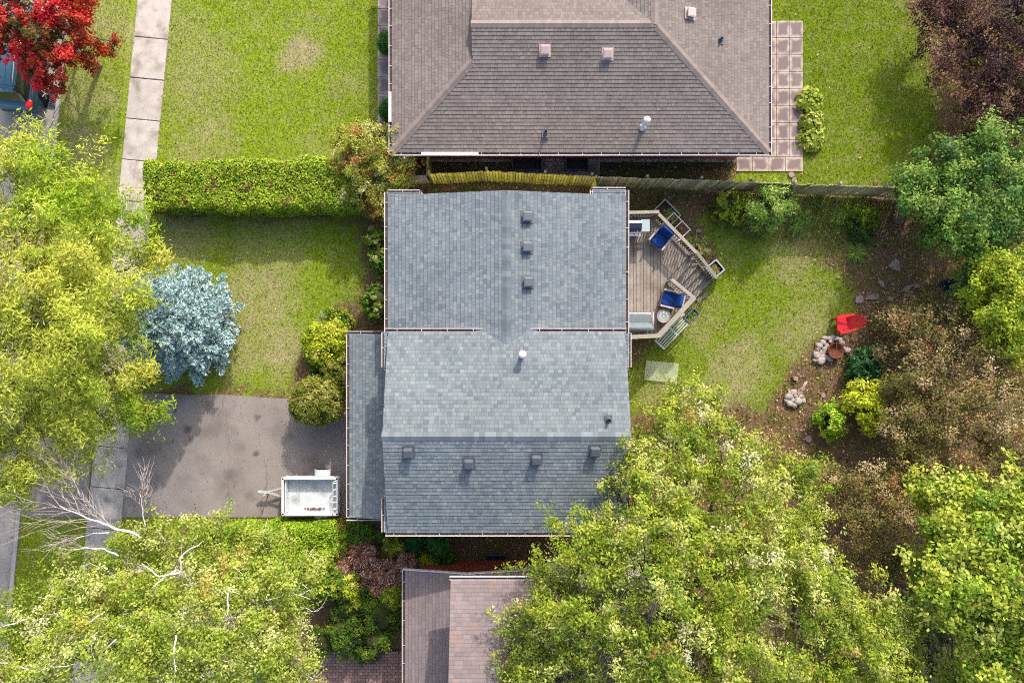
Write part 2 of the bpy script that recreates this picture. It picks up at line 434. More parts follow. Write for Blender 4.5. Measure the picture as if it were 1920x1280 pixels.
# ------------------------------------------------------------------ ground
def sd_poly(px, py, poly):
    """signed distance in photo pixels, positive inside"""
    poly = np.array(poly, float); d = np.full(px.shape, 1e9); ins = np.zeros(px.shape, bool)
    n = len(poly)
    for i in range(n):
        a = poly[i]; b = poly[(i + 1) % n]; e = b - a; w0 = px - a[0]; w1 = py - a[1]
        t = np.clip((w0 * e[0] + w1 * e[1]) / (e @ e), 0, 1)
        d = np.minimum(d, np.hypot(w0 - e[0] * t, w1 - e[1] * t))
        c = ((a[1] > py) != (b[1] > py)) & (px < (b[0] - a[0]) * (py - a[1]) / (b[1] - a[1] + 1e-12) + a[0]); ins ^= c
    return np.where(ins, d, -d)
def smst(x, a, b):
    t = np.clip((x - a) / (b - a), 0, 1); return t * t * (3 - 2 * t)

BEDS = [([(290, 727), (420, 730), (548, 738), (548, 752), (420, 744), (290, 741)], 4),  # bare soil, mulch and leaf litter (ground position in photo pixels)
    ([(690, 408), (672, 440), (682, 520), (678, 560), (640, 566), (600, 590), (570, 640), (556, 690), (545, 748), (660, 752), (660, 640), (735, 630), (735, 380), (690, 380)], 5),
    ([(268, 396), (690, 404), (690, 414), (500, 412), (300, 408)], 5),
    ([(690, 335), (1190, 335), (1190, 375), (690, 375)], 6),
    ([(1175, 350), (1680, 352), (1760, 420), (1800, 560), (1700, 640), (1606, 640), (1596, 560), (1575, 505), (1500, 462), (1430, 446), (1345, 425), (1330, 398), (1175, 396)], 8),
    ([(1320, 425), (1360, 505), (1330, 520), (1240, 420), (1230, 395), (1290, 395)], 8),
    ([(1175, 640), (1215, 640), (1210, 660), (1195, 690), (1175, 690)], 10),
    ([(1475, 690), (1530, 640), (1610, 600), (2100, 560), (2100, 1400), (1100, 1400), (1130, 900), (1180, 780), (1260, 745), (1340, 760), (1440, 770)], 14),
    ([(640, 985), (1180, 985), (1180, 1090), (640, 1090)], 8),
    ([(1690, -60), (2100, -60), (2100, 560), (1800, 560), (1690, 350), (1770, 250), (1740, 120)], 22),
    ([(420, 966), (700, 975), (760, 1090), (760, 1240), (380, 1240), (300, 1000)], 10),
    ([(780, 285), (1385, 285), (1385, 345), (780, 345)], 6),
]
DRYP = [(562, 104, 44, .8), (480, 560, 85, .62), (430, 640, 85, .5), (340, 440, 60, .55), (520, 650, 65, .5), (500, 470, 90, .35),
        (200, 50, 60, .4), (170, 180, 70, .45), (360, 120, 110, .25), (390, 280, 70, .35), (1390, 690, 70, .5), (1500, 620, 60, .4),
        (1330, 780, 80, .6), (1320, 600, 60, .2), (1480, 480, 60, .3), (640, 190, 60, .12), (150, 280, 60, .5), (1240, 750, 60, .5), (1550, 250, 100, .12)]
def ground_w(gx, gy):
    wx = gx + (fbm(gx / 30, gy / 30, 1) - .5) * 42; wy = gy + (fbm(gx / 30, gy / 30, 2) - .5) * 42
    soil = np.zeros_like(gx)
    for poly, soft in BEDS: soil = np.maximum(soil, smst(sd_poly(wx, wy, poly), -soft, soft))
    soil = soil * (1 - .5 * smst(gx, 1330, 1380) * smst(gx, 1660, 1600) * smst(gy, 500, 470) * smst(gy, 350, 365))
    dry = np.zeros_like(gx)
    for x, y, r, a in DRYP: dry = np.maximum(dry, a * (1 - smst(np.hypot(wx - x, wy - y), r * .45, r * 1.15)))
    dry = np.clip(dry + .08 + (fbm(gx / 60, gy / 60, 7) - .5) * .6, 0, 1)
    lush = smst(gx, 1380, 1520) * smst(gy, 420, 340); dry = dry * (1 - .7 * lush)
    lush = np.maximum(lush, .5 * smst(gx, 560, 680) * smst(gy, 350, 400))
    return soil, dry, lush

def curb_x(Y):                     # the kerb line, world X at world Y
    gy = 640 - Y * FPX / CAM_H; return (125 - .0957 * gy - 960) * CAM_H / FPX
xs = np.concatenate([[-400, -150, -60, -34], np.arange(-28, 28.01, .25), [34, 60, 150, 400]])
ys = np.concatenate([[-400, -150, -60, -30], np.arange(-20, 20.01, .25), [30, 60, 150, 400]])
GX, GY = np.meshgrid(xs, ys); gx = 960 + GX * FPX / CAM_H; gy = 640 - GY * FPX / CAM_H
soil, dry, lush = ground_w(gx, gy)
GZ = (fbm(GX * .5, GY * .5, 3) - .5) * .05 - .02 + soil * -.015
GZ = np.where(GX < curb_x(GY) - .02, -.17, GZ)
me = bpy.data.meshes.new('ground'); nx, ny = len(xs), len(ys)
ii, jj = np.meshgrid(np.arange(nx - 1), np.arange(ny - 1)); q0 = (jj * nx + ii).ravel()
me.vertices.add(nx * ny); me.vertices.foreach_set('co', np.stack([GX, GY, GZ], -1).astype(np.float32).ravel())
nq = len(q0); me.loops.add(nq * 4); me.loops.foreach_set('vertex_index', np.stack([q0, q0 + 1, q0 + nx + 1, q0 + nx], 1).astype(np.int32).ravel())
me.polygons.add(nq); me.polygons.foreach_set('loop_start', np.arange(0, nq * 4, 4, dtype=np.int32))
at = me.attributes.new('cover', 'FLOAT_COLOR', 'POINT')
at.data.foreach_set('color', np.stack([soil, dry, lush, np.ones_like(soil)], -1).astype(np.float32).ravel())
me.polygons.foreach_set('use_smooth', [True] * nq); me.update()

def ground_mat():
    m = bpy.data.materials.new('lawn_and_soil'); m.use_nodes = True; n = m.node_tree.nodes; l = m.node_tree.links
    b = n['Principled BSDF']; b.inputs['Roughness'].default_value = .95; b.inputs['Specular IOR Level'].default_value = .08
    geo = n.new('ShaderNodeNewGeometry'); a = n.new('ShaderNodeAttribute'); a.attribute_name = 'cover'
    sp = n.new('ShaderNodeSeparateColor'); l.new(a.outputs['Color'], sp.inputs[0])
    def noise(s, d=5, r=.6):
        t = n.new('ShaderNodeTexNoise'); t.inputs['Scale'].default_value = s; t.inputs['Detail'].default_value = d; t.inputs['Roughness'].default_value = r
        l.new(geo.outputs['Position'], t.inputs['Vector']); return t.outputs[0]
    def ramp(f, *st):
        r = n.new('ShaderNodeValToRGB'); e = r.color_ramp.elements
        while len(e) < len(st): e.new(.5)
        for i, (p, c) in enumerate(st): e[i].position = p; e[i].color = (*c, 1)
        l.new(f, r.inputs[0]); return r.outputs[0]
    def mix(f, x, y):
        t = n.new('ShaderNodeMix'); t.data_type = 'RGBA'; l.new(f, t.inputs[0]); l.new(x, t.inputs[6]); l.new(y, t.inputs[7]); return t.outputs[2]
    def math_(op, x, y):
        t = n.new('ShaderNodeMath'); t.operation = op; t.use_clamp = op == 'ADD'
        for i, v in enumerate((x, y)):
            if isinstance(v, float): t.inputs[i].default_value = v
            else: l.new(v, t.inputs[i])
        return t.outputs[0]
    nf = noise(11, 6, .75); nm = noise(2.2, 5); nb = noise(26, 3, .7)
    green = ramp(nf, (.32, S(82, 108, 10, .66)), (.5, S(132, 156, 26, .68)), (.68, S(172, 186, 64, .7)))
    lushc = ramp(nf, (.3, S(66, 92, 10, .7)), (.5, S(106, 130, 12, .7)), (.72, S(140, 156, 34, .7)))
    dryc = ramp(nf, (.3, S(140, 130, 84, .66)), (.5, S(176, 164, 120, .66)), (.75, S(206, 194, 158, .66)))
    soilc0 = ramp(nb, (.28, S(60, 46, 34, .6)), (.42, S(108, 84, 60, .62)), (.58, S(146, 118, 92, .66)), (.75, S(200, 176, 146, .7))); weedc = ramp(nb, (.3, S(62, 70, 20, .6)), (.5, S(104, 110, 40, .62)), (.7, S(150, 150, 80, .64))); ns_ = noise(1.3, 5); wf = n.new('ShaderNodeMapRange'); wf.inputs[1].default_value = .5; wf.inputs[2].default_value = .62; wf.inputs[4].default_value = .75; l.new(ns_, wf.inputs[0]); soilc = mix(wf.outputs[0], soilc0, weedc)
    g = mix(sp.outputs[2], green, lushc)
    nh_ = noise(19, 4, .8); df = math_('SUBTRACT', sp.outputs[1], math_('MULTIPLY', math_('SUBTRACT', .47, nm), 1.3))
    df2 = math_('ADD', df, math_('MULTIPLY', math_('SUBTRACT', nh_, .5), 1.7))
    g = mix(df2, g, dryc)
    sf = math_('ADD', sp.outputs[0], math_('MULTIPLY', math_('SUBTRACT', nm, .52), .5))
    c = mix(sp.outputs[0], g, soilc); l.new(c, b.inputs['Base Color'])
    bp = n.new('ShaderNodeBump'); bp.inputs['Strength'].default_value = .7; bp.inputs['Distance'].default_value = .04
    l.new(nf, bp.inputs['Height']); l.new(bp.outputs[0], b.inputs['Normal'])
    return m
g = part('ground', me, ground_mat()); g['kind'] = 'structure'

# ------------------------------------------------------------------ road, kerb, walks, driveway
mb = MB(); NY = 40; Ys = [-60 + 120 * i / NY for i in range(NY + 1)]
for i in range(NY):
    y0, y1 = Ys[i], Ys[i + 1]
    mb.add([(curb_x(y0) - 14, y0, -.12), (curb_x(y0) + .02, y0, -.12), (curb_x(y1) + .02, y1, -.12), (curb_x(y1) - 14, y1, -.12)], [(0, 1, 2, 3)])
struct('road', mb, M_ROAD)
mb = MB()
for i in range(NY):
    y0, y1 = Ys[i], Ys[i + 1] - .015
    a = Vector((curb_x(y0) + .06, y0, -.06)); b2 = Vector((curb_x(y1) + .06, y1, -.06)); mb.bar(a, b2, .17, .2)
struct('curb', mb, M_CURB)

UNIT = MB().box((0, 0, 0), (1, 1, 1)).mesh('block')
def unit_mesh(name, m, bev=0.0):
    mb = MB()
    if bev:
        e = .5 - bev
        vs = [(-.5,-.5,-.5),(.5,-.5,-.5),(.5,.5,-.5),(-.5,.5,-.5),(-.5,-.5,.3),(.5,-.5,.3),(.5,.5,.3),(-.5,.5,.3),(-e,-e,.5),(e,-e,.5),(e,e,.5),(-e,e,.5)]
        mb.add(vs, [(0,3,2,1)] + [(i, (i+1) % 4, 4+(i+1) % 4, 4+i) for i in range(4)] + [(4+i, 4+(i+1) % 4, 8+(i+1) % 4, 8+i) for i in range(4)] + [(8,9,10,11)])
    else: mb.box((0, 0, 0), (1, 1, 1))
    me = mb.mesh(name); me.materials.append(m); return me

walk = struct('sidewalk', MB().prism([P(271.5 + 3, -140), P(335.5 - 3, -140), P(322 - .0965*1400 - 3, 1400), P(258 - .0965*1400 + 3, 1400)], -.1, -.012), mat('sidewalk_joint', S(120, 96, 70, .6), .95))
sm = unit_mesh('slab', M_CONC, .012)
ang = math.atan(.0965)
for k in range(-2, 18):
    y0 = 72 + 76.6 * (k - 1); yc = y0 + 38.3; xc = 290 - .0965 * yc + 0; c = P(xc, yc)
    piece('slab', sm, walk, (c.x, c.y, -.02 + random.uniform(-.006, .008)), rot=(random.uniform(-.006, .006), random.uniform(-.006, .006), -ang), scale=(64 * CAM_H / FPX, 76.6 * CAM_H / FPX - .022, .1))

def asphalt_marks(m, spots, crack=.3):
    n = m.node_tree.nodes; l = m.node_tree.links; geo = n.new('ShaderNodeNewGeometry'); b = n['Principled BSDF']; src = b.inputs['Base Color'].links[0].from_socket
    nz = n.new('ShaderNodeTexNoise'); nz.inputs['Scale'].default_value = 2.2; nz.inputs['Detail'].default_value = 5; l.new(geo.outputs['Position'], nz.inputs['Vector'])
    wob = n.new('ShaderNodeVectorMath'); wob.operation = 'MULTIPLY_ADD'; l.new(nz.outputs['Color'], wob.inputs[0]); wob.inputs[1].default_value = (.5, .5, 0); l.new(geo.outputs['Position'], wob.inputs[2])
    f = None
    def mth(op, a, b_):
        t = n.new('ShaderNodeMath'); t.operation = op; t.use_clamp = True
        for i_, v in enumerate((a, b_)):
            if isinstance(v, (int, float)): t.inputs[i_].default_value = v
            else: l.new(v, t.inputs[i_])
        return t.outputs[0]
    for x, y, r, a in spots:
        d = n.new('ShaderNodeVectorMath'); d.operation = 'DISTANCE'; l.new(wob.outputs[0], d.inputs[0]); d.inputs[1].default_value = (x + .25, y + .25, .022)
        mr = n.new('ShaderNodeMapRange'); mr.inputs[1].default_value = r; mr.inputs[2].default_value = r * .3; mr.inputs[3].default_value = 0; mr.inputs[4].default_value = a; l.new(d.outputs['Value'], mr.inputs[0])
        f = mr.outputs[0] if f is None else mth('MAXIMUM', f, mr.outputs[0])
    vo = n.new('ShaderNodeTexVoronoi'); vo.feature = 'DISTANCE_TO_EDGE'; vo.inputs['Scale'].default_value = .33; l.new(wob.outputs[0], vo.inputs['Vector'])
    mr = n.new('ShaderNodeMapRange'); mr.inputs[1].default_value = .004; mr.inputs[2].default_value = .0015; mr.inputs[3].default_value = 0; mr.inputs[4].default_value = crack; l.new(vo.outputs['Distance'], mr.inputs[0])
    f = mr.outputs[0] if f is None else mth('MAXIMUM', f, mr.outputs[0])
    mx = n.new('ShaderNodeMix'); mx.data_type = 'RGBA'; l.new(f, mx.inputs[0]); l.new(src, mx.inputs[6]); mx.inputs[7].default_value = (*S(84, 72, 66, .5), 1); l.new(mx.outputs[2], b.inputs['Base Color'])
SP = []
for x, y, r, a in ((352, 803, 12, .7), (358, 822, 8, .5), (481, 783, 9, .6), (481, 850, 9, .7), (430, 890, 16, .3), (545, 815, 10, .35), (330, 770, 5, .9), (326, 825, 4, .9), (290, 900, 20, .3), (390, 760, 14, .25), (470, 930, 14, .3), (600, 880, 14, .3), (260, 850, 12, .35), (520, 770, 22, .2)):
    q = P(x, y); SP.append((q.x, q.y, r * CAM_H / FPX, a))
asphalt_marks(M_ASPH, SP); asphalt_marks(M_ROAD, [(-20.9, 9.0, .3, .5)])
dw = struct('driveway', MB().prism([P(236, 737), P(420, 740), P(545, 748), P(700, 752), P(700, 969), P(228, 969)], -.05, .022), M_ASPH)
ap = struct('driveway_apron', MB().prism([P(47, 812), P(176, 812), P(162, 969), P(33, 969)], -.1, .004), M_ASPH)

def slab_grid(parent, me, x0, y0, cols, rows, z=.0, gap=.014, th=.08):
    """cols / rows are slab edges in photo pixels on the ground"""
    for i in range(len(cols) - 1):
        for j in range(len(rows) - 1):
            a = P(cols[i], rows[j]); b = P(cols[i + 1], rows[j + 1])
            w, d = abs(b.x - a.x) - gap, abs(b.y - a.y) - gap
            piece('slab', me, parent, ((a.x + b.x) / 2, (a.y + b.y) / 2, z + random.uniform(-.008, .008)), rot=(random.uniform(-.01, .01), random.uniform(-.01, .01), 0), scale=(w, d, th))
M_JOINT = mat('paving_joint', S(84, 76, 56, .6), .95, .3, 6)
patio = struct('patio', MB().prism([P(1400, 41), P(1504, 41), P(1504, 321), P(1381, 321), P(1381, 285), P(1400, 285)], -.09, -.008), M_JOINT)
ps = unit_mesh('patio_slab', M_SLAB, .02); wsl = unit_mesh('walk_slab', M_SLABD, .02)
slab_grid(patio, ps, 0, 0, [1404, 1429, 1455, 1480, 1505], [40, 71.5, 103, 135, 167, 199, 231, 263, 295])
slab_grid(patio, ps, 0, 0, [1380, 1410, 1441, 1472, 1505], [295, 322])
nwalk = struct('north_walkway', MB().prism([P(709, -40), P(770, -40), P(770, 262), P(709, 262)], -.09, -.008), M_JOINT)
slab_grid(nwalk, wsl, 0, 0, [708, 740, 772], [-47, -15, 17, 49, 81, 113, 145, 177, 209, 241, 263], z=-.02)
swalk = struct('side_walkway', MB().prism([P(790, 280), P(1380, 280), P(1380, 318), P(1125, 318), P(1125, 330), P(960, 330), P(960, 306), P(790, 306)], -.09, -.008), M_JOINT)
slab_grid(swalk, wsl, 0, 0, list(range(790, 1385, 31)), [272, 304], z=-.02)
slab_grid(swalk, wsl, 0, 0, list(range(965, 1130, 32)), [304, 329], z=-.02)

pv = struct('paved_driveway', MB().prism([(-9.6, -13.5), (-4.6, -13.5), (-4.6, -17.5), (-9.6, -17.5)], -.09, -.012), M_JOINT)
pm = unit_mesh('paver', M_PAVER, .03); cnt = 0; y = -13.6; row = 0
while y > -15.6:
    x = -9.55 + (row % 2) * .12
    while x < -4.75 and cnt < 300:
        piece('paver', pm, pv, (x + .12, y - .065, -.02 + random.uniform(-.004, .004)), scale=(.228, .122, .08)); x += .24; cnt += 1
    y -= .13; row += 1
mb = MB()
while y > -17.4:
    x = -9.55 + (row % 2) * .12
    while x < -4.75: mb.box((x + .12, y - .065, -.02), (.228, .122, .08)); x += .24
    y -= .13; row += 1
part('paver_field', mb, M_PAVER, pv, kind='stuff')

# ------------------------------------------------------------------ roofs
BLUE = [(S(141, 150, 155, .60), 5), (S(136, 146, 152, .60), 4), (S(130, 141, 148, .60), 3), (S(147, 155, 158, .60), 3), (S(154, 160, 162, .60), 1.2), (S(122, 134, 142, .60), 2.0)]
TAUPE = [(S(150, 139, 132, .62), 5), (S(146, 134, 128, .62), 4), (S(155, 144, 137, .62), 3), (S(141, 129, 124, .62), 2)]
ROSE = [(S(158, 144, 144, .60), 6), (S(153, 139, 140, .60), 4), (S(164, 142, 138, .60), 1.6), (S(148, 134, 136, .60), 2)]

def row_span(poly, b):
    xs_ = []
    n = len(poly)
    for i in range(n):
        (a0, b0), (a1, b1) = poly[i], poly[(i + 1) % n]
        if (b0 <= b < b1) or (b1 <= b < b0): xs_.append(a0 + (a1 - a0) * (b - b0) / (b1 - b0))
    return (min(xs_), max(xs_)) if len(xs_) >= 2 else None

def tabs(O, u, v, poly, pal, exp_=.143, wr=(.10, .20), th=(.014, .022)):
    """dimensional shingles laid course by course on one roof plane; poly in (along the eave, up the slope)"""
    O, u, v = Vector(O), Vector(u).normalized(), Vector(v).normalized(); n = u.cross(v)
    if n.z < 0: n = -n
    flip = u.cross(v).z < 0
    out = []; bmax = max(p[1] for p in poly); b = min(p[1] for p in poly); cols = [p[0] for p in pal]; wts = [p[1] for p in pal]
    while b < bmax - .03:
        sp = row_span(poly, min(b + exp_ * .5, bmax - .01))
        if sp:
            a = sp[0] - random.uniform(0, .1)
            while a < sp[1]:
                w = random.uniform(*wr); a0, a1 = max(a, sp[0]), min(a + w - .005, sp[1]); a += w
                if a1 - a0 < .03: continue
                t = random.uniform(*th); c = random.choices(cols, wts)[0]; k = random.uniform(.94, 1.06)
                bt = min(b + exp_ * 1.04, bmax)
                q = lambda aa, bb, h: O + u * aa + v * bb + n * h
                bm = b + (bt - b) * .80; tm = t * .2 + .003; vs = [q(a0, b, 0), q(a1, b, 0), q(a1, b, t), q(a0, b, t), q(a1, bt, .003), q(a0, bt, .003), q(a1, bm, tm), q(a0, bm, tm)]
                fs = [(0, 1, 2, 3), (3, 2, 6, 7), (7, 6, 4, 5)]
                if flip: fs = [f[::-1] for f in fs]
                mid = (vs[2] + vs[5]) / 2; area = (a1 - a0) * exp_ * max(.05, n.dot((Vector((0, 0, CAM_H)) - mid).normalized())) / (CAM_H - mid.z) ** 2
                pxx, pyy = 960 + mid.x * FPX / (CAM_H - mid.z), 640 - mid.y * FPX / (CAM_H - mid.z)
                vis = 5 < pxx < 1915 and 5 < pyy < 1275
                out.append((area if vis else 0, vs, fs, tuple(x * k for x in c)))
        b += exp_
    return out

def lay(roof, tb, budget):
    """the tabs that show largest are pieces of their own, the rest one mesh"""
    tb.sort(key=lambda t: -t[0])
    for _, vs, fs, c in tb[:budget]:
        m_ = MB().add(vs, fs[:2], c).band(vs, fs[2], c); part('shingle', m_, M_SHING, roof)
    m_ = MB()
    for _, vs, fs, c in tb[budget:]: m_.add(vs, fs[:2], c).band(vs, fs[2], c)
    part('shingle_field', m_, M_SHING, roof, kind='stuff')

def deck_slab(parent, pts, m, th=.14, name='roof'):
    """roof boarding under the shingles: a planar polygon with thickness"""
    pts = [Vector(p) for p in pts]; n = (pts[1] - pts[0]).cross(pts[2] - pts[0])
    if n.z < 0: pts = pts[::-1]
    k = len(pts); dn = Vector((0, 0, -th))
    mb = MB(); mb.add([p for p in pts] + [p + dn for p in pts], [tuple(range(k)), tuple(range(k, 2*k))[::-1]] + [((i+1) % k, i, k + i, k + (i+1) % k) for i in range(k)])
    return part(name, mb, m, parent)

def caps(roof, a, b, n1, n2, m, step=.2, w=.15):
    """folded cap shingles along a ridge or hip; n1, n2 = directions down either side"""
    a, b = Vector(a), Vector(b); d = (b - a); L = d.length; d.normalize(); n1, n2 = Vector(n1).normalized(), Vector(n2).normalized()
    k = int(L / step); up = Vector((0, 0, 1))
    vs = [(-.13, 0, .012), (.13, 0, .036)]
    mbs = MB(); h = step * .62
    P0 = lambda t, s, z: d * t + (n1 if s > 0 else n2) * abs(s) + up * z
    V = [P0(-h, w, .014), P0(-h, 0, .022), P0(-h, -w, .014), P0(h, w, .03), P0(h, 0, .045), P0(h, -w, .03), P0(h, w, -.01), P0(h, 0, 0), P0(h, -w, -.01)]
    F_ = [(0, 1, 4, 3), (1, 2, 5, 4), (3, 4, 7, 6), (4, 5, 8, 7)]
    nrm = (V[1] - V[0]).cross(V[4] - V[1])
    if nrm.z < 0: F_ = [f[::-1] for f in F_]
    mbs.add(V, F_); me_ = mbs.mesh('ridge_cap'); me_.materials.append(m)
    for i in range(k): piece('ridge_cap', me_, roof, a + d * (step * (i + .5)))

HANG = unit_mesh('hanger', M_WHITE)
def gutter(parent, a, b, out, hang=True, w=.13, dp=.09, guard=None):
    """white eavestrough from a to b hanging outside the eave on side out"""
    a, b, out = Vector(a), Vector(b), Vector(out).normalized(); d = (b - a).normalized(); L = (b - a).length
    mb = MB(); c = (a + b) / 2; Q = Matrix((tuple(d), tuple(out), (0, 0, 1))).transposed().to_4x4()
    mb.box(c + out * (w - .008) + Vector((0, 0, -dp / 2)), (L, .026, dp), M=Q)
    mb.box(c + out * .006 + Vector((0, 0, -dp / 2 - .01)), (L, .012, dp - .02), M=Q)
    mb.box(c + out * w / 2 + Vector((0, 0, -dp + .006)), (L, w - .02, .012), M=Q)
    g_ = part('gutter', mb, M_WHITE, parent)
    mb = MB(); mb.box(c + out * w / 2 + Vector((0, 0, -dp + .028)), (L - .02, w - .045, .03), M=Q); part('leaf_debris', mb, M_DEBRIS, g_)
    if hang:
        n_ = max(1, int(L / .78))
        for i in range(n_):
            p = a + d * (L * (i + .5) / n_ + random.uniform(-.1, .1)) + out * (w / 2) + Vector((0, 0, -.008))
            piece('hanger', HANG, g_, p, rz=math.atan2(d.y, d.x), scale=(.016, w - .03, .012))
    return g_

def box_vent(parent, p, m, s=.36, h=.16, slope=(0, 0, 1), rz=0.0):
    p = Vector(p); mb = MB(); q = Vector(slope).to_track_quat('Z', 'Y').to_matrix().to_4x4() @ Matrix.Rotation(rz, 4, 'Z')
    mb.box(p + q @ Vector((0, 0, .012)), (s * 1.3, s * 1.3, .012), M=q)
    mb.box(p + q @ Vector((0, 0, h * .4)), (s * .8, s * .8, h * .75), M=q)
    e = s / 2; t = s * .36; vs = [(-e, -e, h*.72), (e, -e, h*.72), (e, e, h*.72), (-e, e, h*.72), (-e, -e, h*.9), (e, -e, h*.9), (e, e, h*.9), (-e, e, h*.9), (-t, -t, h), (t, -t, h), (t, t, h), (-t, t, h)]
    mb.add([p + q @ Vector(v) for v in vs], [(0,3,2,1)] + [(i, (i+1) % 4, 4+(i+1) % 4, 4+i) for i in range(4)] + [(4+i, 4+(i+1) % 4, 8+(i+1) % 4, 8+i) for i in range(4)] + [(8,9,10,11)])
    return part('roof_vent', mb, m, parent)
def pipe_vent(parent, p, m, r=.05, h=.4, collar=True, name='vent_pipe'):
    p = Vector(p); mb = MB(); mb.lathe([(r, -.1), (r, h), (r * .75, h), (r * .75, h - .1)], 14, p)
    o = part(name, mb, m, parent, True)
    if collar:
        mb = MB(); mb.box(p + Vector((0, 0, .02)), (r * 5, r * 6, .015)); mb.lathe([(r * 2, 0), (r * 1.15, .1)], 14, p); part('flashing', mb, M_VENT if m is M_BLACK else m, o)
    return o
def chimney_pipe(parent, p, m, h=.75, r=.075):
    p = Vector(p); mb = MB(); mb.lathe([(r * 1.9, .0), (r * 1.05, .08), (r, .1), (r, h * .72)], 18, p); o = part('flue_pipe', mb, m, parent, True); m = M_WHITE
    mb = MB(); mb.lathe([(r * 1.25, h * .6), (r * 1.25, h * .66), (r * .8, h * .68)], 18, p); part('storm_collar', mb, m, o, True)
    mb = MB(); mb.lathe([(r * 1.5, h * .78), (r * 1.7, h * .82), (r * 1.7, h * .95), (r * 1.2, h), (.02, h * 1.03)], 18, p); part('rain_cap', mb, m, o, True)
    return o
def window(parent, c, w, h, axis, frame=M_WHITE):
    """axis: outward direction of the wall"""
    c = Vector(c); ax = Vector(axis); rz = math.atan2(ax.y, ax.x) + math.pi / 2
    mb = MB(); Q = Matrix.Rotation(rz, 4, 'Z')
    for dx, dz, sx, sz in ((-w/2, 0, .07, h + .07), (w/2, 0, .07, h + .07), (0, h/2, w - .07, .07), (0, -h/2, w - .07, .07), (0, 0, .05, h - .07)):
        mb.box(c + Q @ Vector((dx, 0, dz)), (sx, .1, sz), M=Q)
    o = part('window', mb, frame, parent)
    for s in (-1, 1):
        mb = MB(); mb.box(c + Q @ Vector((s * w / 4, .01, 0)), (w / 2 - .062, .03, h - .072), M=Q); part('pane', mb, M_GLASS, o)

# ---- the house in the middle: two roof blocks and a low front roof
house = thing('house', (-.2, -1, 0), 'large house with blue-grey shingle roofs at two levels and a low front roof', 'house')
NW, NE, NR, NE_H, NR_H, NY1, NY0 = -4.71, 4.31, -.2, 4.1, 4.95, 5.54, -.35
SW_, SE_, S_EH, S_RH, SY1, SY0, SRY = -4.58, 4.2, 4.8, 5.92, .354, -7.05, -3.35
mb = MB(); mb.box(((NW + NE) / 2, (NY1 - .3 + .2) / 2, 1.95), (NE - NW - .9, NY1 - .5, 3.9))
mb.add([(NW + .45, NY1 - .35, 3.9), (NE - .45, NY1 - .35, 3.9), (NR, NY1 - .35, NR_H - .16)], [(0, 1, 2)])
wn_ = part('wall', mb, M_SIDING, house)
mb = MB(); mb.prism([(SW_ + .35, SY1 - .4), (SE_ - .35, SY1 - .4), (SE_ - .35, SY0 + .4), (SW_ + .35, SY0 + .4)], 0, 4.72)
for X in (SW_ + .34, SE_ - .34): mb.add([(X, SY1 - .4, 4.7), (X, SY0 + .4, 4.7), (X, SRY, S_RH - .16)], [(0, 1, 2)])
part('wall', mb, M_SIDING, house)
window(house, (NW + .44, 3.6, 2.6), 1.8, 1.2, (-1, 0, 0)); window(house, (NE - .44, 1.2, 2.3), 1.2, 1.2, (1, 0, 0)); window(house, (SE_ - .34, -3.2, 3.4), 1.5, 1.2, (1, 0, 0))
mb = MB(); mb.box((NE - .44, 3.1, 1.95), (.06, 1.8, 2.1)); dr = part('patio_door', mb, M_WHITE, house)
mb = MB(); mb.box((NE - .40, 3.1, 1.95), (.02, 1.6, 1.9)); part('pane', mb, M_GLASS, dr)

# north block, ridge running up the picture
def plane_roof(parent, eave0, eave1, rise_v, poly, pal, m, corners, budget):
    rf = deck_slab(parent, corners, m)
    t_ = tabs(eave0, Vector(eave1) - Vector(eave0), rise_v, poly, pal)
    lay(rf, t_, budget); return rf
Ln = NY1 - NY0
for sx, xe in ((-1, NW), (1, NE)):
    e0, e1 = Vector((xe, NY0, NE_H)), Vector((xe, NY1, NE_H)); vv = Vector((NR - xe, 0, NR_H - NE_H)); Ls = vv.length
    rf = plane_roof(house, e0, e1, vv, [(0, 0), (Ln, 0), (Ln, Ls), (0, Ls)], BLUE, M_DECKB, [e0, e1, e1 + vv, e0 + vv], 75)
    if sx < 0: roofN = rf
dn = NR_H - NE_H
caps(roofN, (NR, NY0 + .3, NR_H), (NR, NY1, NR_H), (-4.5, 0, -dn), (4.5, 0, -dn), M_CAPB, w=.17)
# south block, ridge running across
for sy, ye in ((1, SY1), (-1, SY0)):
    e0, e1 = Vector((SW_, ye, S_EH)), Vector((SE_, ye, S_EH)); vv = Vector((0, SRY - ye, S_RH - S_EH)); Ls = vv.length
    rf = plane_roof(house, e0, e1, vv, [(0, 0), (SE_ - SW_, 0), (SE_ - SW_, Ls), (0, Ls)], BLUE, M_DECKB, [e0, e1, e1 + vv, e0 + vv], 60)
    if sy > 0: roofS = rf
ds = S_RH - S_EH
caps(roofS, (SW_, SRY, S_RH), (SE_, SRY, S_RH), (0, 3.7, -ds), (0, -3.7, -ds), M_CAPB, w=.17)
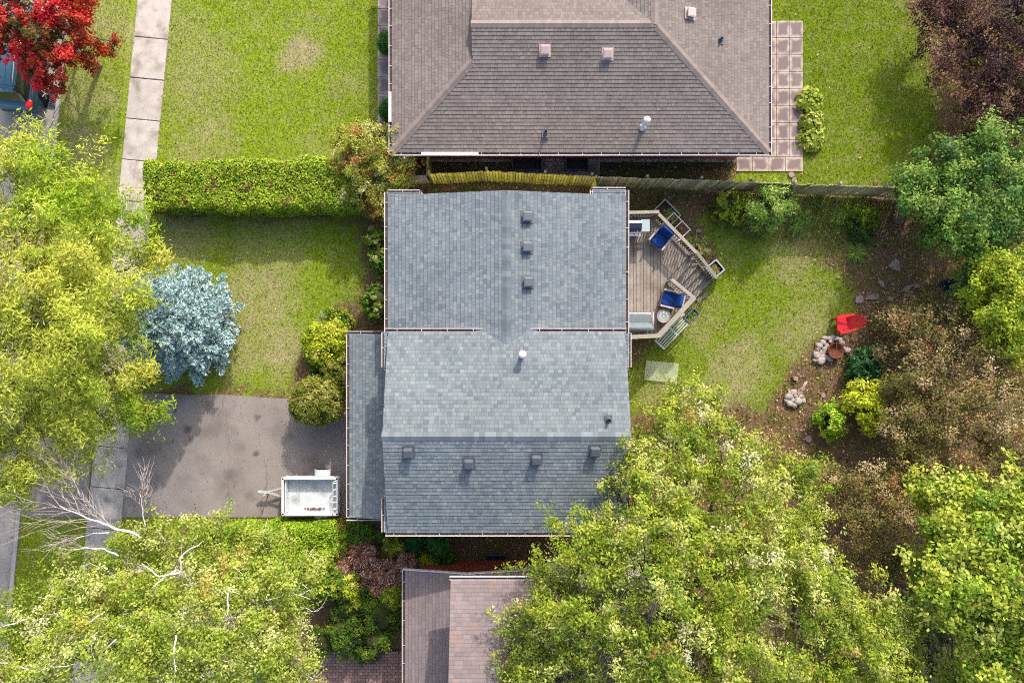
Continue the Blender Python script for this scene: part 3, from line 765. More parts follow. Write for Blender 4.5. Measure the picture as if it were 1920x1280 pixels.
# low front roof
FX, FY1, FY0, F_EH, F_TH = -6.52, .28, -7.05, 2.6, 3.12
e0, e1 = Vector((FX, FY0, F_EH)), Vector((FX, FY1, F_EH)); vv = Vector((-4.3 - FX, 0, F_TH - F_EH)); Ls = vv.length
plane_roof(house, e0, e1, vv, [(0, 0), (FY1 - FY0, 0), (FY1 - FY0, Ls), (0, Ls)], BLUE, M_DECKB, [e0, e1, e1 + vv, e0 + vv], 30)
mb = MB(); mb.box((-5.3, (FY0 + FY1) / 2, 1.2), (1.8, FY1 - FY0 - .8, 2.4)); part('wall', mb, M_BRICK, house)
mb = MB(); mb.box((-6.22, -4.9, 1.1), (.06, 2.6, 2.1)); gd = part('garage_door', mb, M_WHITE, house)
for i in range(4):
    mb = MB(); mb.box((-6.26, -4.9, .32 + i * .52), (.03, 2.5, .47)); part('panel', mb, M_WHITE, gd)
mb = MB(); mb.box((-6.22, -1.6, 1.15), (.06, .95, 2.1)); part('front_door', mb, M_BLACK, house)
# eavestroughs
gutter(house, (NW, SY1, NE_H), (NW, NY1 + .12, NE_H), (-1, 0, 0)); gutter(house, (NE, SY1 - .02, NE_H), (NE, NY1 + .2, NE_H), (1, 0, 0))
gutter(house, (SW_ - .1, SY1, S_EH), (-.98, SY1, S_EH), (0, 1, 0)); gutter(house, (.46, SY1, S_EH), (SE_ + .02, SY1, S_EH), (0, 1, 0))
gutter(house, (SW_ - .1, SY0, S_EH), (SE_ + .02, SY0, S_EH), (0, -1, 0))
gutter(house, (FX, FY0, F_EH), (FX, FY1, F_EH), (-1, 0, 0))
gutter(house, (FX - .13, FY1, F_EH), (-4.75, FY1, F_EH + .0), (0, 1, 0)); gutter(house, (FX - .13, FY0, F_EH), (-4.75, FY0, F_EH), (0, -1, 0))
# eave returns at the gable corners: a little shelf of shingles inside its own trough
def eave_return(x0, x1, y0, y1, z, sides):
    mb = MB(); mb.prism([(x0, y0), (x1, y0), (x1, y1), (x0, y1)], z - .16, z - .055); o = part('eave_return', mb, M_DECKB, house)
    tb = tabs((x0, y0, z - .05), (1, 0, 0), (0, 1, .05), [(0, 0), (x1 - x0, 0), (x1 - x0, y1 - y0), (0, y1 - y0)], BLUE, exp_=max(.06, min(.143, (y1 - y0) / 2)))
    m_ = MB()
    for _, vs, fs, c in tb: m_.add(vs, fs[:2], c).band(vs, fs[2], c)
    part('shingle_field', m_, M_SHING, o, kind='stuff')
    for s in sides:
        a, b, out = {'N': ((x0, y1, z), (x1, y1, z), (0, 1, 0)), 'S': ((x0, y0, z), (x1, y0, z), (0, -1, 0)), 'W': ((x0, y0, z), (x0, y1, z), (-1, 0, 0)), 'E': ((x1, y0, z), (x1, y1, z), (1, 0, 0))}[s]
        gutter(house, a, b, out, w=.1, dp=.08)
eave_return(NW + .0, NW + 1.2, NY1 + .01, NY1 + .1, NE_H + .02, 'NE')
eave_return(NE - 1.25, NE, NY1 + .01, NY1 + .2, NE_H + .02, 'NW')
eave_return(SW_ - .13, SW_ - .01, SY1 - 1.3, SY1 - .02, S_EH + .02, 'WS'); eave_return(SW_ - .13, SW_ - .01, SY0 + .02, SY0 + 1.25, S_EH + .02, 'WN'); eave_return(SE_ + .01, SE_ + .1, SY1 - 1.3, SY1 - .04, S_EH + .02, 'ES')
# vents and pipes
def zN(x): return NE_H + (x - NE) / (NR - NE) * dn + .02
def zS(y): return S_EH + (y - SY0) / (SRY - SY0) * ds + .02
def zSn(y): return S_EH + (y - SY1) / (SRY - SY1) * ds + .02
nE = Vector((dn, 0, NE - NR)).normalized(); nS = Vector((0, -ds, SRY - SY0)).normalized()
for px, py in ((988, 406), (988, 463), (990, 529)):
    p = P(px, py, 4.95); p.z = zN(p.x); box_vent(house, p, M_VENT, .36, .2, nE)
for px, py in ((766, 846), (879, 868), (1006, 860), (1115, 843)):
    p = P(px, py, 5.8); p.z = zS(p.y); box_vent(house, p, M_VENT, .34, .26, nS)
p = P(979, 664, 5.0); p.z = zSn(p.y); chimney_pipe(house, p, mat('rusty_flue', S(196, 150, 138), .5, .2, spec=.5), .62, .085)
p = P(1140, 786, 5.7); p.z = zSn(p.y); pipe_vent(house, p, M_BLACK, .055, .3)

# ---- the house above: hip roof with taupe shingles
nh = thing('neighbour_house', (2.7, 12, 0), 'bungalow with a taupe shingle hip roof behind the wooden fence', 'house')
AW, AE, AS, A_EH, A_RH, A_RY, A_RX = -4.80, 10.26, 7.57, 2.7, 4.0, 12.09, 5.44
mb = MB(); mb.prism([(AW + .45, AS + .45), (AE - .45, AS + .45), (AE - .45, 18.2), (AW + .45, 18.2)], 0, 2.55); part('wall', mb, M_BRICK, nh)
kS = (A_RH - A_EH) / (A_RY - AS)          # rise per metre, front slope
GXw, GYw = -1.545, 10.81; G_H = A_EH + kS * (GYw - AS)     # where the left hip meets the small gable
vS = Vector((0, A_RY - AS, A_RH - A_EH)); LsS = vS.length; f_ = LsS / (A_RY - AS)
# front slope
poly = [(0, 0), (AE - AW, 0), (A_RX - AW, LsS), (GXw - AW, LsS), (GXw - AW, (GYw - AS) * f_)]
rfA = deck_slab(nh, [(AW, AS, A_EH), (AE, AS, A_EH), (A_RX, A_RY, A_RH), (GXw, A_RY, A_RH), (GXw, GYw, G_H)], M_DECKT)
lay(rfA, tabs((AW, AS, A_EH), (1, 0, 0), vS, poly, TAUPE), 170)
# left slope
vW = Vector((GXw - AW, 0, G_H - A_EH)); LsW = vW.length; fw = LsW / (GXw - AW); YN = 18.5
rf2 = deck_slab(nh, [(AW, YN, A_EH), (AW, AS, A_EH), (GXw, GYw, G_H), (GXw, YN, G_H)], M_DECKT)
lay(rf2, tabs((AW, YN, A_EH), (0, -1, 0), vW, [(0, 0), (YN - AS, 0), (YN - GYw, LsW), (0, LsW)], TAUPE), 55)
# right slope
vE = Vector((A_RX - AE, 0, A_RH - A_EH)); LsE = vE.length
rf3 = deck_slab(nh, [(AE, AS, A_EH), (AE, YN, A_EH), (A_RX, YN, A_RH), (A_RX, A_RY, A_RH)], M_DECKT)
lay(rf3, tabs((AE, AS, A_EH), (0, 1, 0), vE, [(0, 0), (YN - AS, 0), (YN - AS, LsE), (A_RY - AS, LsE)], TAUPE), 75)
# back slope of the cross ridge, and the left slope of the right wing
BY = A_RY + 3.4; vB = Vector((0, A_RY - BY, 3.4 * kS))
rf4 = deck_slab(nh, [(GXw, BY, A_RH - 3.4 * kS), (A_RX, BY, A_RH - 3.4 * kS), (A_RX, A_RY, A_RH), (GXw, A_RY, A_RH)], M_DECKT)
lay(rf4, tabs((GXw, BY, A_RH - 3.4 * kS), (1, 0, 0), vB, [(0, 0), (A_RX - GXw, 0), (A_RX - GXw, vB.length), (0, vB.length)], TAUPE), 0)
WX = A_RX - 3.4; vL = Vector((3.4, 0, .95)); 
rf5 = deck_slab(nh, [(WX, YN, A_RH - .95), (WX, A_RY, A_RH - .95), (A_RX, A_RY, A_RH), (A_RX, YN, A_RH)], M_DECKT)
lay(rf5, tabs((WX, YN, A_RH - .95), (0, -1, 0), vL, [(0, 0), (YN - A_RY, 0), (YN - A_RY, vL.length), (0, vL.length)], TAUPE), 0)
deck_slab(nh, [(GXw - .02, BY - .25, 3.08), (WX + .3, BY - .25, 3.08), (WX + .3, YN, 3.08), (GXw - .02, YN, 3.08)], M_CAPT, .5)
# the small gable wall left of the cross ridge
mb = MB(); mb.add([(GXw + .02, GYw, G_H - .1), (GXw + .02, 2 * A_RY - GYw, G_H - .1), (GXw + .02, A_RY, A_RH - .03)], [(0, 1, 2)]); mb.add([(GXw + .3, GYw, G_H - .1), (GXw + .3, 2 * A_RY - GYw, G_H - .1), (GXw + .3, A_RY, A_RH - .03)], [(2, 1, 0)])
part('gable', mb, M_DECKT, nh)
caps(rfA, (GXw, A_RY, A_RH), (A_RX, A_RY, A_RH), (0, 1, -kS), (0, -1, -kS), M_CAPT)
caps(rfA, (AE, AS, A_EH), (A_RX, A_RY, A_RH), vE * -1 + Vector((0, 2, 0)), Vector((-4, -4.2, -1.3)), M_CAPT, w=.17)
caps(rfA, (AW, AS, A_EH), (GXw, GYw, G_H), Vector((-2.6, 3, -.74)), Vector((3, -3, -.86)), M_CAPT, w=.17)
caps(rf3, (A_RX, A_RY, A_RH), (A_RX, YN, A_RH), (1, 0, -.27), (-1, 0, -.27), M_CAPT)
gutter(nh, (AW, AS, A_EH), (AE, AS, A_EH), (0, -1, 0)); gutter(nh, (AW, AS - .1, A_EH), (AW, YN, A_EH), (-1, 0, 0)); gutter(nh, (AE, AS - .1, A_EH), (AE, YN, A_EH), (1, 0, 0))
mb = MB(); a, b = P(790, 285.5, 2.72), P(897, 285.5, 2.72); mb.box(((a.x + b.x) / 2, AS - .075, 2.735), (b.x - a.x, .12, .02)); part('gutter_guard', mb, M_WHITE, nh)
mb = MB(); mb.box((AW - .075, P(0, 201, 2.7).y, 2.735), (.12, 1.2, .02)); part('gutter_guard', mb, M_WHITE, nh)
mb = MB(); q = [(AW + .45, AS - .07, 2.6), (AW + .48, AS + .3, 2.2), (AW + .5, AS + .36, 1.0), (AW + .52, AS + .3, .15), (AW + .55, AS - .6, .08)]; mb.tube(q, .045, 8); part('downspout', mb, M_WHITE, nh, True)
def zA(y): return A_EH + kS * (y - AS) + .02
nA = Vector((0, -kS, 1)).normalized(); nAE = Vector((.39, 0, 1)).normalized()
for px, py in ((1022, 93), (1140, 99)):
    p = P(px, py, 3.85); p.z = zA(p.y); box_vent(nh, p, M_VENTT, .36, .17, nA)
p = P(1296, 22, 3.8); p.z = A_EH + (AE - p.x) / (AE - A_RX) * (A_RH - A_EH) + .02; box_vent(nh, p, M_VENTT, .36, .16, nAE)
p = P(1354, 71, 3.5); p.z = A_EH + (AE - p.x) / (AE - A_RX) * (A_RH - A_EH); pipe_vent(nh, p, M_BLACK, .055, .2)
p = P(1023, 248, 3.1); p.z = zA(p.y); pipe_vent(nh, p, M_BLACK, .055, .32)
p = P(1206, 237, 3.1); p.z = zA(p.y); chimney_pipe(nh, p, M_WHITE, .95, .085)
for px, w in ((988, 1.25), (1081, .95)):
    c = P(px, 300, 0); mb = MB()
    for dx in (-w / 2, w / 2): mb.box((c.x + dx, AS + .2, .12), (.04, .55, .3))
    mb.box((c.x, AS - .1, .12), (w + .04, .04, .3)); o = part('window_well', mb, M_VENT, nh)
    mb = MB(); mb.box((c.x, AS + .18, .07), (w - .06, .5, .02)); part('well_floor', mb, M_BLACK, o)
for x in (-1.5, 2.2, 6): window(nh, (x, AS + .43, 1.6), 1.3, .9, (0, -1, 0))
window(nh, (AW + .43, 11, 1.5), 2.0, 1.2, (-1, 0, 0)); window(nh, (AE - .43, 12, 1.5), 1.6, 1.2, (1, 0, 0))

# ---- the house below: low gable in front of a taller block
sh = thing('neighbour_house', (-1, -13, 0), 'brick house with rose-grey shingles, half hidden under the leafy tree', 'house')
BW, BR, BE, B_EH, B_RH, BYN, BYS = -4.28, -1.74, .8, 2.62, 3.14, -9.15, -18.5
mb = MB(); mb.prism([(BW + .4, BYN - .45), (BE - .2, BYN - .45), (BE - .2, BYS), (BW + .4, BYS)], 0, 2.5); mb.add([(BW + .4, BYN - .45, 2.5), (BE - .2, BYN - .45, 2.5), (BR, BYN - .45, 3.0)], [(2, 1, 0)])
part('wall', mb, mat('rose_brick_mortar', S(150, 128, 118), .9), sh)
mb = MB(); z = .1; row = 0
while z < 2.5:
    x = BW + .42 + (row % 2) * .11
    while x < BE - .35: mb.box((x + .1, BYN - .44, z), (.205, .05, .062), col=tuple(np.array(S(176, 84, 54, .7)) * random.uniform(.75, 1.2))); x += .22
    z += .076; row += 1
part('brick_field', mb, mat('red_brick', attr=True, rough=.9), sh, kind='stuff')
Lb_ = BYN - BYS
for xe in (BW, BE):
    e0, e1 = Vector((xe, BYS, B_EH)), Vector((xe, BYN, B_EH)); vv = Vector((BR - xe, 0, B_RH - B_EH)); Ls = vv.length
    rf = deck_slab(sh, [e0, e1, e1 + vv, e0 + vv], M_DECKT)
    lay(rf, tabs(e0, e1 - e0, vv, [(0, 0), (Lb_, 0), (Lb_, Ls), (0, Ls)], ROSE, wr=(.2, .32), th=(.006, .014)), 110 if xe < 0 else 0)
UX, UYN, U_EH = -2.25, -8.77, 4.9
vv = Vector((0, -5.5, 1.6)); e0, e1 = Vector((UX, UYN, U_EH)), Vector((6.5, UYN, U_EH))
rf = deck_slab(sh, [e0, e1, e1 + vv, e0 + vv], M_DECKT)
lay(rf, tabs(e0, e1 - e0, vv, [(0, 0), (e1.x - e0.x, 0), (e1.x - e0.x, vv.length), (0, vv.length)], ROSE, wr=(.2, .32), th=(.006, .012)), 120)
e0 = Vector((UX, UYN - 11, U_EH)); e1 = Vector((6.5, UYN - 11, U_EH)); vv2 = Vector((0, 5.5, 1.6)); rf = deck_slab(sh, [e0, e1, e1 + vv2, e0 + vv2], M_CAPT)
mb = MB(); mb.prism([(UX + .35, UYN - 1.0), (6.1, UYN - 1.0), (6.1, UYN - 10.6), (UX + .35, UYN - 10.6)], 0, 4.7)
mb.add([(UX + .34, UYN - 1.0, 4.7), (UX + .34, UYN - 10.6, 4.7), (UX + .34, UYN - 5.5, 6.3)], [(0, 1, 2)]); part('wall', mb, M_SIDING, sh)
gutter(sh, (BW, BYS, B_EH), (BW, BYN, B_EH), (-1, 0, 0)); gutter(sh, (UX - .05, UYN, U_EH), (6.5, UYN, U_EH), (0, 1, 0), hang=False)
mb = MB()
for a, b in (((BW - .1, BYN + .02, B_EH - .04), (BR, BYN + .02, B_RH - .04)), ((BR, BYN + .02, B_RH - .04), (BE, BYN + .02, B_EH - .04))): mb.bar(a, b, .035, .16)
part('fascia', mb, M_WHITE, sh)
c = P(930, 1046); mb = MB(); w = .9
for dx in (-w / 2, w / 2): mb.box((c.x + dx, c.y, .1), (.04, .42, .28))
mb.box((c.x, c.y + .2, .1), (w + .04, .04, .28)); o = part('window_well', mb, M_VENT, sh); mb = MB(); mb.box((c.x, c.y, .05), (w - .05, .38, .02)); part('well_floor', mb, M_BLACK, o)

# ------------------------------------------------------------------ fences
fence_top = [(805, 327), (912, 321), (1022, 327), (1110, 331), (1213, 335), (1315, 338), (1410, 342), (1490, 346), (1575, 348), (1662, 351), (1760, 356)]
fp = [P(x, y, 1.8) for x, y in fence_top]
BG = unit_mesh('fence_board_mossy', M_FGREEN); BY_ = unit_mesh('fence_board_grey', M_FGREY); PST = unit_mesh('fence_post', M_RAIL)
def fence(name, pts, label, green_until=1e9, hgt=1.8, side=1, posts=True):
    c = pts[0]; r = thing(name, (c.x, c.y, 0), label, 'fence')
    for i in range(len(pts) - 1):
        a, b = Vector((pts[i].x, pts[i].y, 0)), Vector((pts[i+1].x, pts[i+1].y, 0)); d = b - a; L = d.length; d.normalize(); nrm = Vector((-d.y, d.x, 0)) * side
        rz = math.atan2(d.y, d.x); k = max(2, round(L / .122)); st = L / k
        for j in range(k):
            p = a + d * (st * (j + .5)); h = hgt + random.uniform(-.025, .025)
            m_ = BG if p.x < green_until + random.uniform(-.8, .8) else BY_
            piece('board', m_, r, (p.x, p.y + random.uniform(-.018, .018), h / 2 + .03), rot=(random.uniform(-.012, .012), random.uniform(-.012, .012), rz + random.uniform(-.04, .04)), scale=(st - .02, .02, h))
        for z in (.35, 1.5):
            mb = MB(); mb.bar(a + nrm * .035 + Vector((0, 0, z)), b + nrm * .035 + Vector((0, 0, z)), .04, .09); part('rail', mb, M_RAIL, r)
        if posts: piece('post', PST, r, (a + nrm * .1) + Vector((0, 0, .95)), rz=rz, scale=(.09, .09, 1.92))
    if posts: piece('post', PST, r, Vector((pts[-1].x, pts[-1].y + .1, .95)), scale=(.09, .09, 1.92))
    return r
fence('wooden_fence', fp, 'long wooden board fence, mossy yellow-green then grey, between the two houses', green_until=3.4)
g0 = fp[0] + Vector((-.1, .05, 0)); fence('short_fence', [g0, Vector((g0.x + .0, AS + .3, 0))], 'short board panel joining the long fence to the taupe-roofed house', hgt=1.7, posts=False)
g1 = fp[3] + Vector((.12, -.1, 0)); fence('fence_gate', [g1, Vector((g1.x + .28, NY1 + .05, 0))], 'narrow wooden gate between the long fence and the blue-grey roof corner', hgt=1.75, posts=False)
a, b = P(757, 334, 1.2), P(800, 332, 1.2)
lg = thing('garden_gate', (a.x, a.y, 0), 'low grey wooden gate with a flat top rail beside the reddish-green bush', 'gate')
mb = MB(); mb.bar(a, b, .16, .05); part('top_rail', mb, M_RAIL, lg)
for i in range(8):
    p = a.lerp(b, (i + .5) / 8); piece('board', BY_, lg, (p.x, p.y, .6), scale=(.11, .02, 1.12))

# ------------------------------------------------------------------ deck
DZ = .9
s_ = Vector((.74, -.67, 0)).normalized(); t_ = Vector((.67, .74, 0)).normalized()
Cd = Vector((7.58, 3.68, 0)); Dd = Cd - t_ * 1.45; Ed = Dd + s_ * 1.2; Fd = Vector((6.05, .24, 0)); Gd = Vector((4.0, .16, 0)); Ad = Vector((4.0, 5.3, 0)); Bd = Vector((6.03, 5.34, 0))
dpoly = [Ad, Bd, Cd, Dd, Ed, Fd, Gd]
deck = thing('wooden_deck', (6, 2.8, 0), 'weathered wooden deck with slatted railings and steps down to the lawn', 'deck')
def spans(x):
    ysx = []
    for i in range(len(dpoly)):
        p, q = dpoly[i], dpoly[(i + 1) % len(dpoly)]
        if (p.x <= x < q.x) or (q.x <= x < p.x): ysx.append(p.y + (q.y - p.y) * (x - p.x) / (q.x - p.x))
    ysx.sort(); return [(ysx[i], ysx[i + 1]) for i in range(0, len(ysx) - 1, 2)]
x = 4.02; bw = .145
while x < 7.6:
    x1 = min(x + bw - .016, 7.56); A_, B_ = spans(x + .002), spans(x1)
    if len(A_) != len(B_): A_ = B_ = spans((x + x1) / 2)
    for (a0, a1), (b0, b1) in zip(A_, B_):
        if a1 - a0 < .05: continue
        mb = MB(); mb.prism([(x, a0), (x1, b0), (x1, b1), (x, a1)], DZ - .035 + random.uniform(-.003, .003), DZ + random.uniform(-.003, .003)); part('deck_board', mb, M_DWOOD, deck)
    x += bw
mb = MB()
for i in range(len(dpoly) - 1):
    p, q = dpoly[i] * .995 + Vector((.02, .01, 0)), dpoly[i + 1] * .995 + Vector((.02, .01, 0)); mb.bar(p + Vector((0, 0, DZ - .15)), q + Vector((0, 0, DZ - .15)), .04, .22)
for p in dpoly[1:6]: mb.box((p.x - .1, p.y, .35), (.09, .09, .75))
part('frame', mb, M_DWOOD, deck)
TRD = unit_mesh('tread', M_DWOOD)
for i in range(5):
    c = Cd.lerp(Dd, .5) + s_ * (.16 + .31 * i); z = DZ - .17 * (i + .55)
    for k in (0, 1): piece('stair_tread', TRD, deck, (c.x + s_.x * (.145 * k - .07), c.y + s_.y * (.145 * k - .07), z), rz=math.atan2(t_.y, t_.x), scale=(1.5, .128, .035))
for sgn in (-1, 1):
    c = Cd.lerp(Dd, .5) + t_ * .77 * sgn; mb = MB(); mb.bar(c + Vector((0, 0, DZ - .14)), c + s_ * 1.62 + Vector((0, 0, .05)), .04, .24); part('stringer', mb, M_DWOOD, deck)
BAL = unit_mesh('baluster', M_RAIL)
RAILN = [0]
def railing(a, b, za, zb, cap=.13, step=.125, lattice=False):
    a, b = Vector((a.x, a.y, 0)), Vector((b.x, b.y, 0)); d = b - a; L = d.length; d.normalize(); rz = math.atan2(d.y, d.x); H_ = .95
    up = lambda p, t, h: Vector((p.x, p.y, za + (zb - za) * t + h))
    RAILN[0] += 1; H_ += .004 * RAILN[0]; mb = MB(); mb.bar(up(a - d * .04, 0, H_), up(b + d * .04, 1, H_), cap, .04); rl_ = part('railing', mb, M_RAIL, deck)
    for h in (.1, .82): mb = MB(); mb.bar(up(a, 0, h), up(b, 1, h), .04, .08); part('rail', mb, M_RAIL, rl_)
    n_ = int(L / step)
    for i in range(1, n_):
        t = i / n_; p = a + d * (L * t); piece('baluster', BAL, rl_, up(p, t, .46), rz=rz, scale=(.04, .035, .76))
    for t, p in ((0, a), (1, b)):
        mb = MB(); mb.box(up(p, t, .42), (.085, .085, 1.0), rz); part('post', mb, M_RAIL, rl_)
railing(Ad + Vector((.4, 0, 0)), Bd, DZ, DZ); railing(Bd + Vector((.05, -.12, 0)), Cd, DZ, DZ); railing(Cd + s_ * .06 + t_ * .02, Cd + s_ * 1.45, DZ, .1)
railing(Dd + s_ * .05 - t_ * .05, Ed, DZ, DZ); railing(Ed, Fd, DZ, DZ, cap=.2); railing(Fd, Gd + Vector((.4, 0, 0)), DZ, DZ, cap=.17)

# ---- things standing on the deck
M_BLUEC = mat('blue_cushion', S(22, 62, 132, .8), .85, .12, 5, .1, 60, spec=.2)
M_GREYC = mat('grey_cushion', S(120, 130, 136, .75), .85, .12, 5, .1, 60, spec=.2)
M_WICKER = mat('pale_wicker', S(190, 180, 178, .75), .8, .15, 12, .25, 90)
M_BBQ = mat('barbecue_enamel', S(34, 40, 54), .3, .1, spec=.5); M_SHELF = mat('brushed_shelf', S(190, 204, 206, .62), .4, .08, 6, .08, 50, spec=.5)
def cushion(c, d, rz=0.0, tilt=0.0, puff=.25):
    """soft rounded box"""
    mb = MB(); mb.blob((0, 0, 0), (d[0] / 2, d[1] / 2, d[2] / 2), 3, 20, 10, rough=.02, sq=.35)
    R_ = Matrix.Rotation(rz, 4, 'Z') @ Matrix.Rotation(tilt, 4, 'X'); mb.v = [tuple(R_ @ Vector(v) + Vector(c)) for v in mb.v]; return mb
def patio_chair(loc, face, label, w=.62):
    rz = math.atan2(face[1], face[0]) + math.pi / 2          # local -Y faces forward
    r = thing('patio_chair', loc, label, 'chair', 'cushioned chairs on the deck', rz, local=True)
    part('seat_cushion', cushion((0, -.06, .43), (w - .06, .56, .14)), M_BLUEC, r, True)
    part('back_cushion', cushion((0, .31, .68), (w - .06, .16, .56), 0, -.35), M_BLUEC, r, True)
    mb = MB(); mb.box((0, -.03, .32), (w, .62, .07)); part('seat_frame', mb, M_WICKER, r)
    mb = MB(); mb.box((0, .38, .62), (w, .05, .62), M=Matrix.Rotation(-.35, 4, 'X')); part('backrest', mb, M_WICKER, r)
    for s in (-1, 1):
        mb = MB(); mb.box((s * (w / 2 + .035), -.05, .58), (.07, .6, .05)); mb.box((s * (w / 2 + .035), -.05, .44), (.04, .56, .24)); part('armrest', mb, M_WICKER, r)
        for yy in (-.3, .28): mb = MB(); mb.box((s * (w / 2 - .02), yy, .15), (.05, .05, .3)); part('leg', mb, M_WICKER, r)
    return r
c = P(1238, 448, 1.35); patio_chair((c.x, c.y, DZ), (-.64, -.77), 'patio chair with deep blue cushions near the grill, back to the diagonal railing')
c = P(1256, 561, 1.35); patio_chair((c.x, c.y, DZ), (-.97, .23), 'patio chair with deep blue cushions beside the small round table')
# loveseat under a grey cushion
c = P(1196, 604, 1.4); r = thing('loveseat', (c.x, c.y, DZ), 'grey cushioned loveseat with a white frame against the house wall', 'loveseat', local=True)
part('seat_cushion', cushion((0, .12, .42), (1.2, .5, .16)), M_GREYC, r, True); part('back_cushion', cushion((0, -.2, .68), (1.2, .2, .5), 0, .45), M_GREYC, r, True)
mb = MB(); mb.box((0, .05, .31), (1.28, .72, .06)); part('frame', mb, M_WHITE, r)
for s in (-1, 1):
    mb = MB(); mb.tube([(s * .63, .4, 0), (s * .63, .4, .6), (s * .63, .1, .64), (s * .63, -.32, .62)], .022, 8); part('armrest', mb, M_WHITE, r, True)
    mb = MB(); mb.box((s * .6, -.3, .16), (.05, .05, .32)); part('leg', mb, M_WHITE, r)
# round table with inlaid rings
c = P(1244.5, 592.5, 1.4); r = thing('side_table', (c.x, c.y, DZ), 'small round pale table with inlaid rings between blue chair and loveseat', 'table', local=True)
mb = MB(); mb.lathe([(.27, .46), (.29, .475), (.29, .5), (.275, .51), (.265, .5), (0.001, .5)], 32); part('table_top', mb, mat('pale_mosaic', S(170, 160, 154, .6), .6, .2, 18, .15, 60), r, True)
for k in range(9):
    a = k * math.pi * 2 / 8; rr = .16 if k < 8 else 0; mb = MB(); mb.lathe([(.055, .5), (.055, .507), (.038, .509), (.03, .505)], 14, (rr * math.cos(a), rr * math.sin(a), 0)); part('inlay', mb, M_SHELF, r)
for k in range(3):
    a = k * 2.094; mb = MB(); mb.tube([(.2 * math.cos(a), .2 * math.sin(a), .48), (.12 * math.cos(a), .12 * math.sin(a), .25), (.22 * math.cos(a), .22 * math.sin(a), 0)], .015, 6); part('leg', mb, M_STEEL, r)
# barbecue
c = P(1188, 423, 1.7); r = thing('barbecue', (c.x, c.y, DZ), 'black gas barbecue with a steel side shelf at the deck railing', 'barbecue', local=True)
mb = MB(); mb.box((-.08, .0, .4), (.78, .46, .78)); part('cabinet', mb, M_BBQ, r)
mb = MB(); pr = [(-.24, .8), (-.24, .93), (-.14, 1.03), (.06, 1.06), (.18, 1.0), (.24, .88), (.24, .8)]
n_ = len(pr); mb.add([(-.46, y, z) for y, z in pr] + [(.3, y, z) for y, z in pr], [tuple(range(n_)), tuple(range(n_, 2*n_))[::-1]] + [(i, n_ + i, n_ + (i+1) % n_, (i+1) % n_) for i in range(n_)]); lid = part('lid', mb, M_BBQ, r)
mb = MB(); mb.tube([(-.36, -.3, .9), (.2, -.3, .9)], .018, 8); mb.box((-.3, -.27, .9), (.03, .06, .03)); mb.box((.14, -.27, .9), (.03, .06, .03)); part('handle', mb, M_STEEL, lid)
mb = MB(); mb.box((-.08, -.34, .73), (.76, .16, .06)); cp = part('control_panel', mb, M_STEEL, r)
for k in range(4): mb = MB(); mb.lathe([(.028, .76), (.022, .79)], 12, (-.36 + k * .19, -.34, 0)); part('knob', mb, M_BLACK, cp)
mb = MB(); mb.box((.48, .0, .83), (.36, .5, .035)); part('side_shelf', mb, M_SHELF, r)
for s in (-1, 1):
    mb = MB(); mb.lathe([(.07, -.03), (.07, .03)], 14, (0, 0, 0)); R_ = Matrix.Rotation(math.pi / 2, 4, 'Y'); mb.v = [tuple(R_ @ Vector(v) + Vector((s * .36 - .08, -.18, .07))) for v in mb.v]; part('wheel', mb, M_BLACK, r)
# square planter by the steps
def planter(name, px, py, h, w, d, hh, rz, label, m, rim, z0=0.0):
    c = P(px, py, h); r = thing(name, (c.x, c.y, z0), label, 'planter', None, rz, local=True)
    mb = MB(); t = .035
    for dx, dy, sx, sy in ((-w/2, 0, t, d), (w/2, 0, t, d), (0, -d/2, w - t, t), (0, d/2, w - t, t)): mb.box((dx, dy, hh / 2), (sx, sy, hh))
    part('box', mb, m, r); mb = MB()
    for dx, dy, sx, sy in ((-w/2, 0, t*1.5, d + t), (w/2, 0, t*1.5, d + t), (0, -d/2, w - t*1.5, t*1.5), (0, d/2, w - t*1.5, t*1.5)): mb.box((dx, dy, hh + .01), (sx, sy, .025))
    part('rim', mb, rim, r); mb = MB(); mb.box((0, 0, hh * .72), (w - t, d - t, .04)); part('soil', mb, mat(name + '_soil', S(52, 40, 32), .95, .3, 8), r)
    return r
YG = [(S(170, 186, 70, .55), 3), (S(140, 166, 50, .55), 3), (S(110, 140, 40, .5), 2)]
r = planter('square_planter', 1341, 504, .6, .56, .56, .6, math.radians(40), 'square black planter with a pale rim at the foot of the deck steps', M_BLACK, M_SHELF)
for k in range(3): blades(r, (random.uniform(-.06, .06), random.uniform(-.06, .06), .45), 34, .3, [S(176, 176, 90, .6), S(150, 150, 70, .5), S(190, 150, 90, .6)], 'succulent', w=.05, rise=(.4, 1.3))
r = planter('rail_planter', 1298, 592, 1.6, .56, .34, .3, math.radians(46), 'black planter box with green leaves hung outside the deck railing', M_BLACK, M_VENT, z0=1.3)
for k in range(3): blades(r, (-.15 + .15 * k, 0, .22), 26, .3, [S(110, 140, 40, .5), S(160, 180, 60, .5), S(80, 110, 36, .5)], 'leaf_tuft', w=.06, rise=(.4, 1.3))
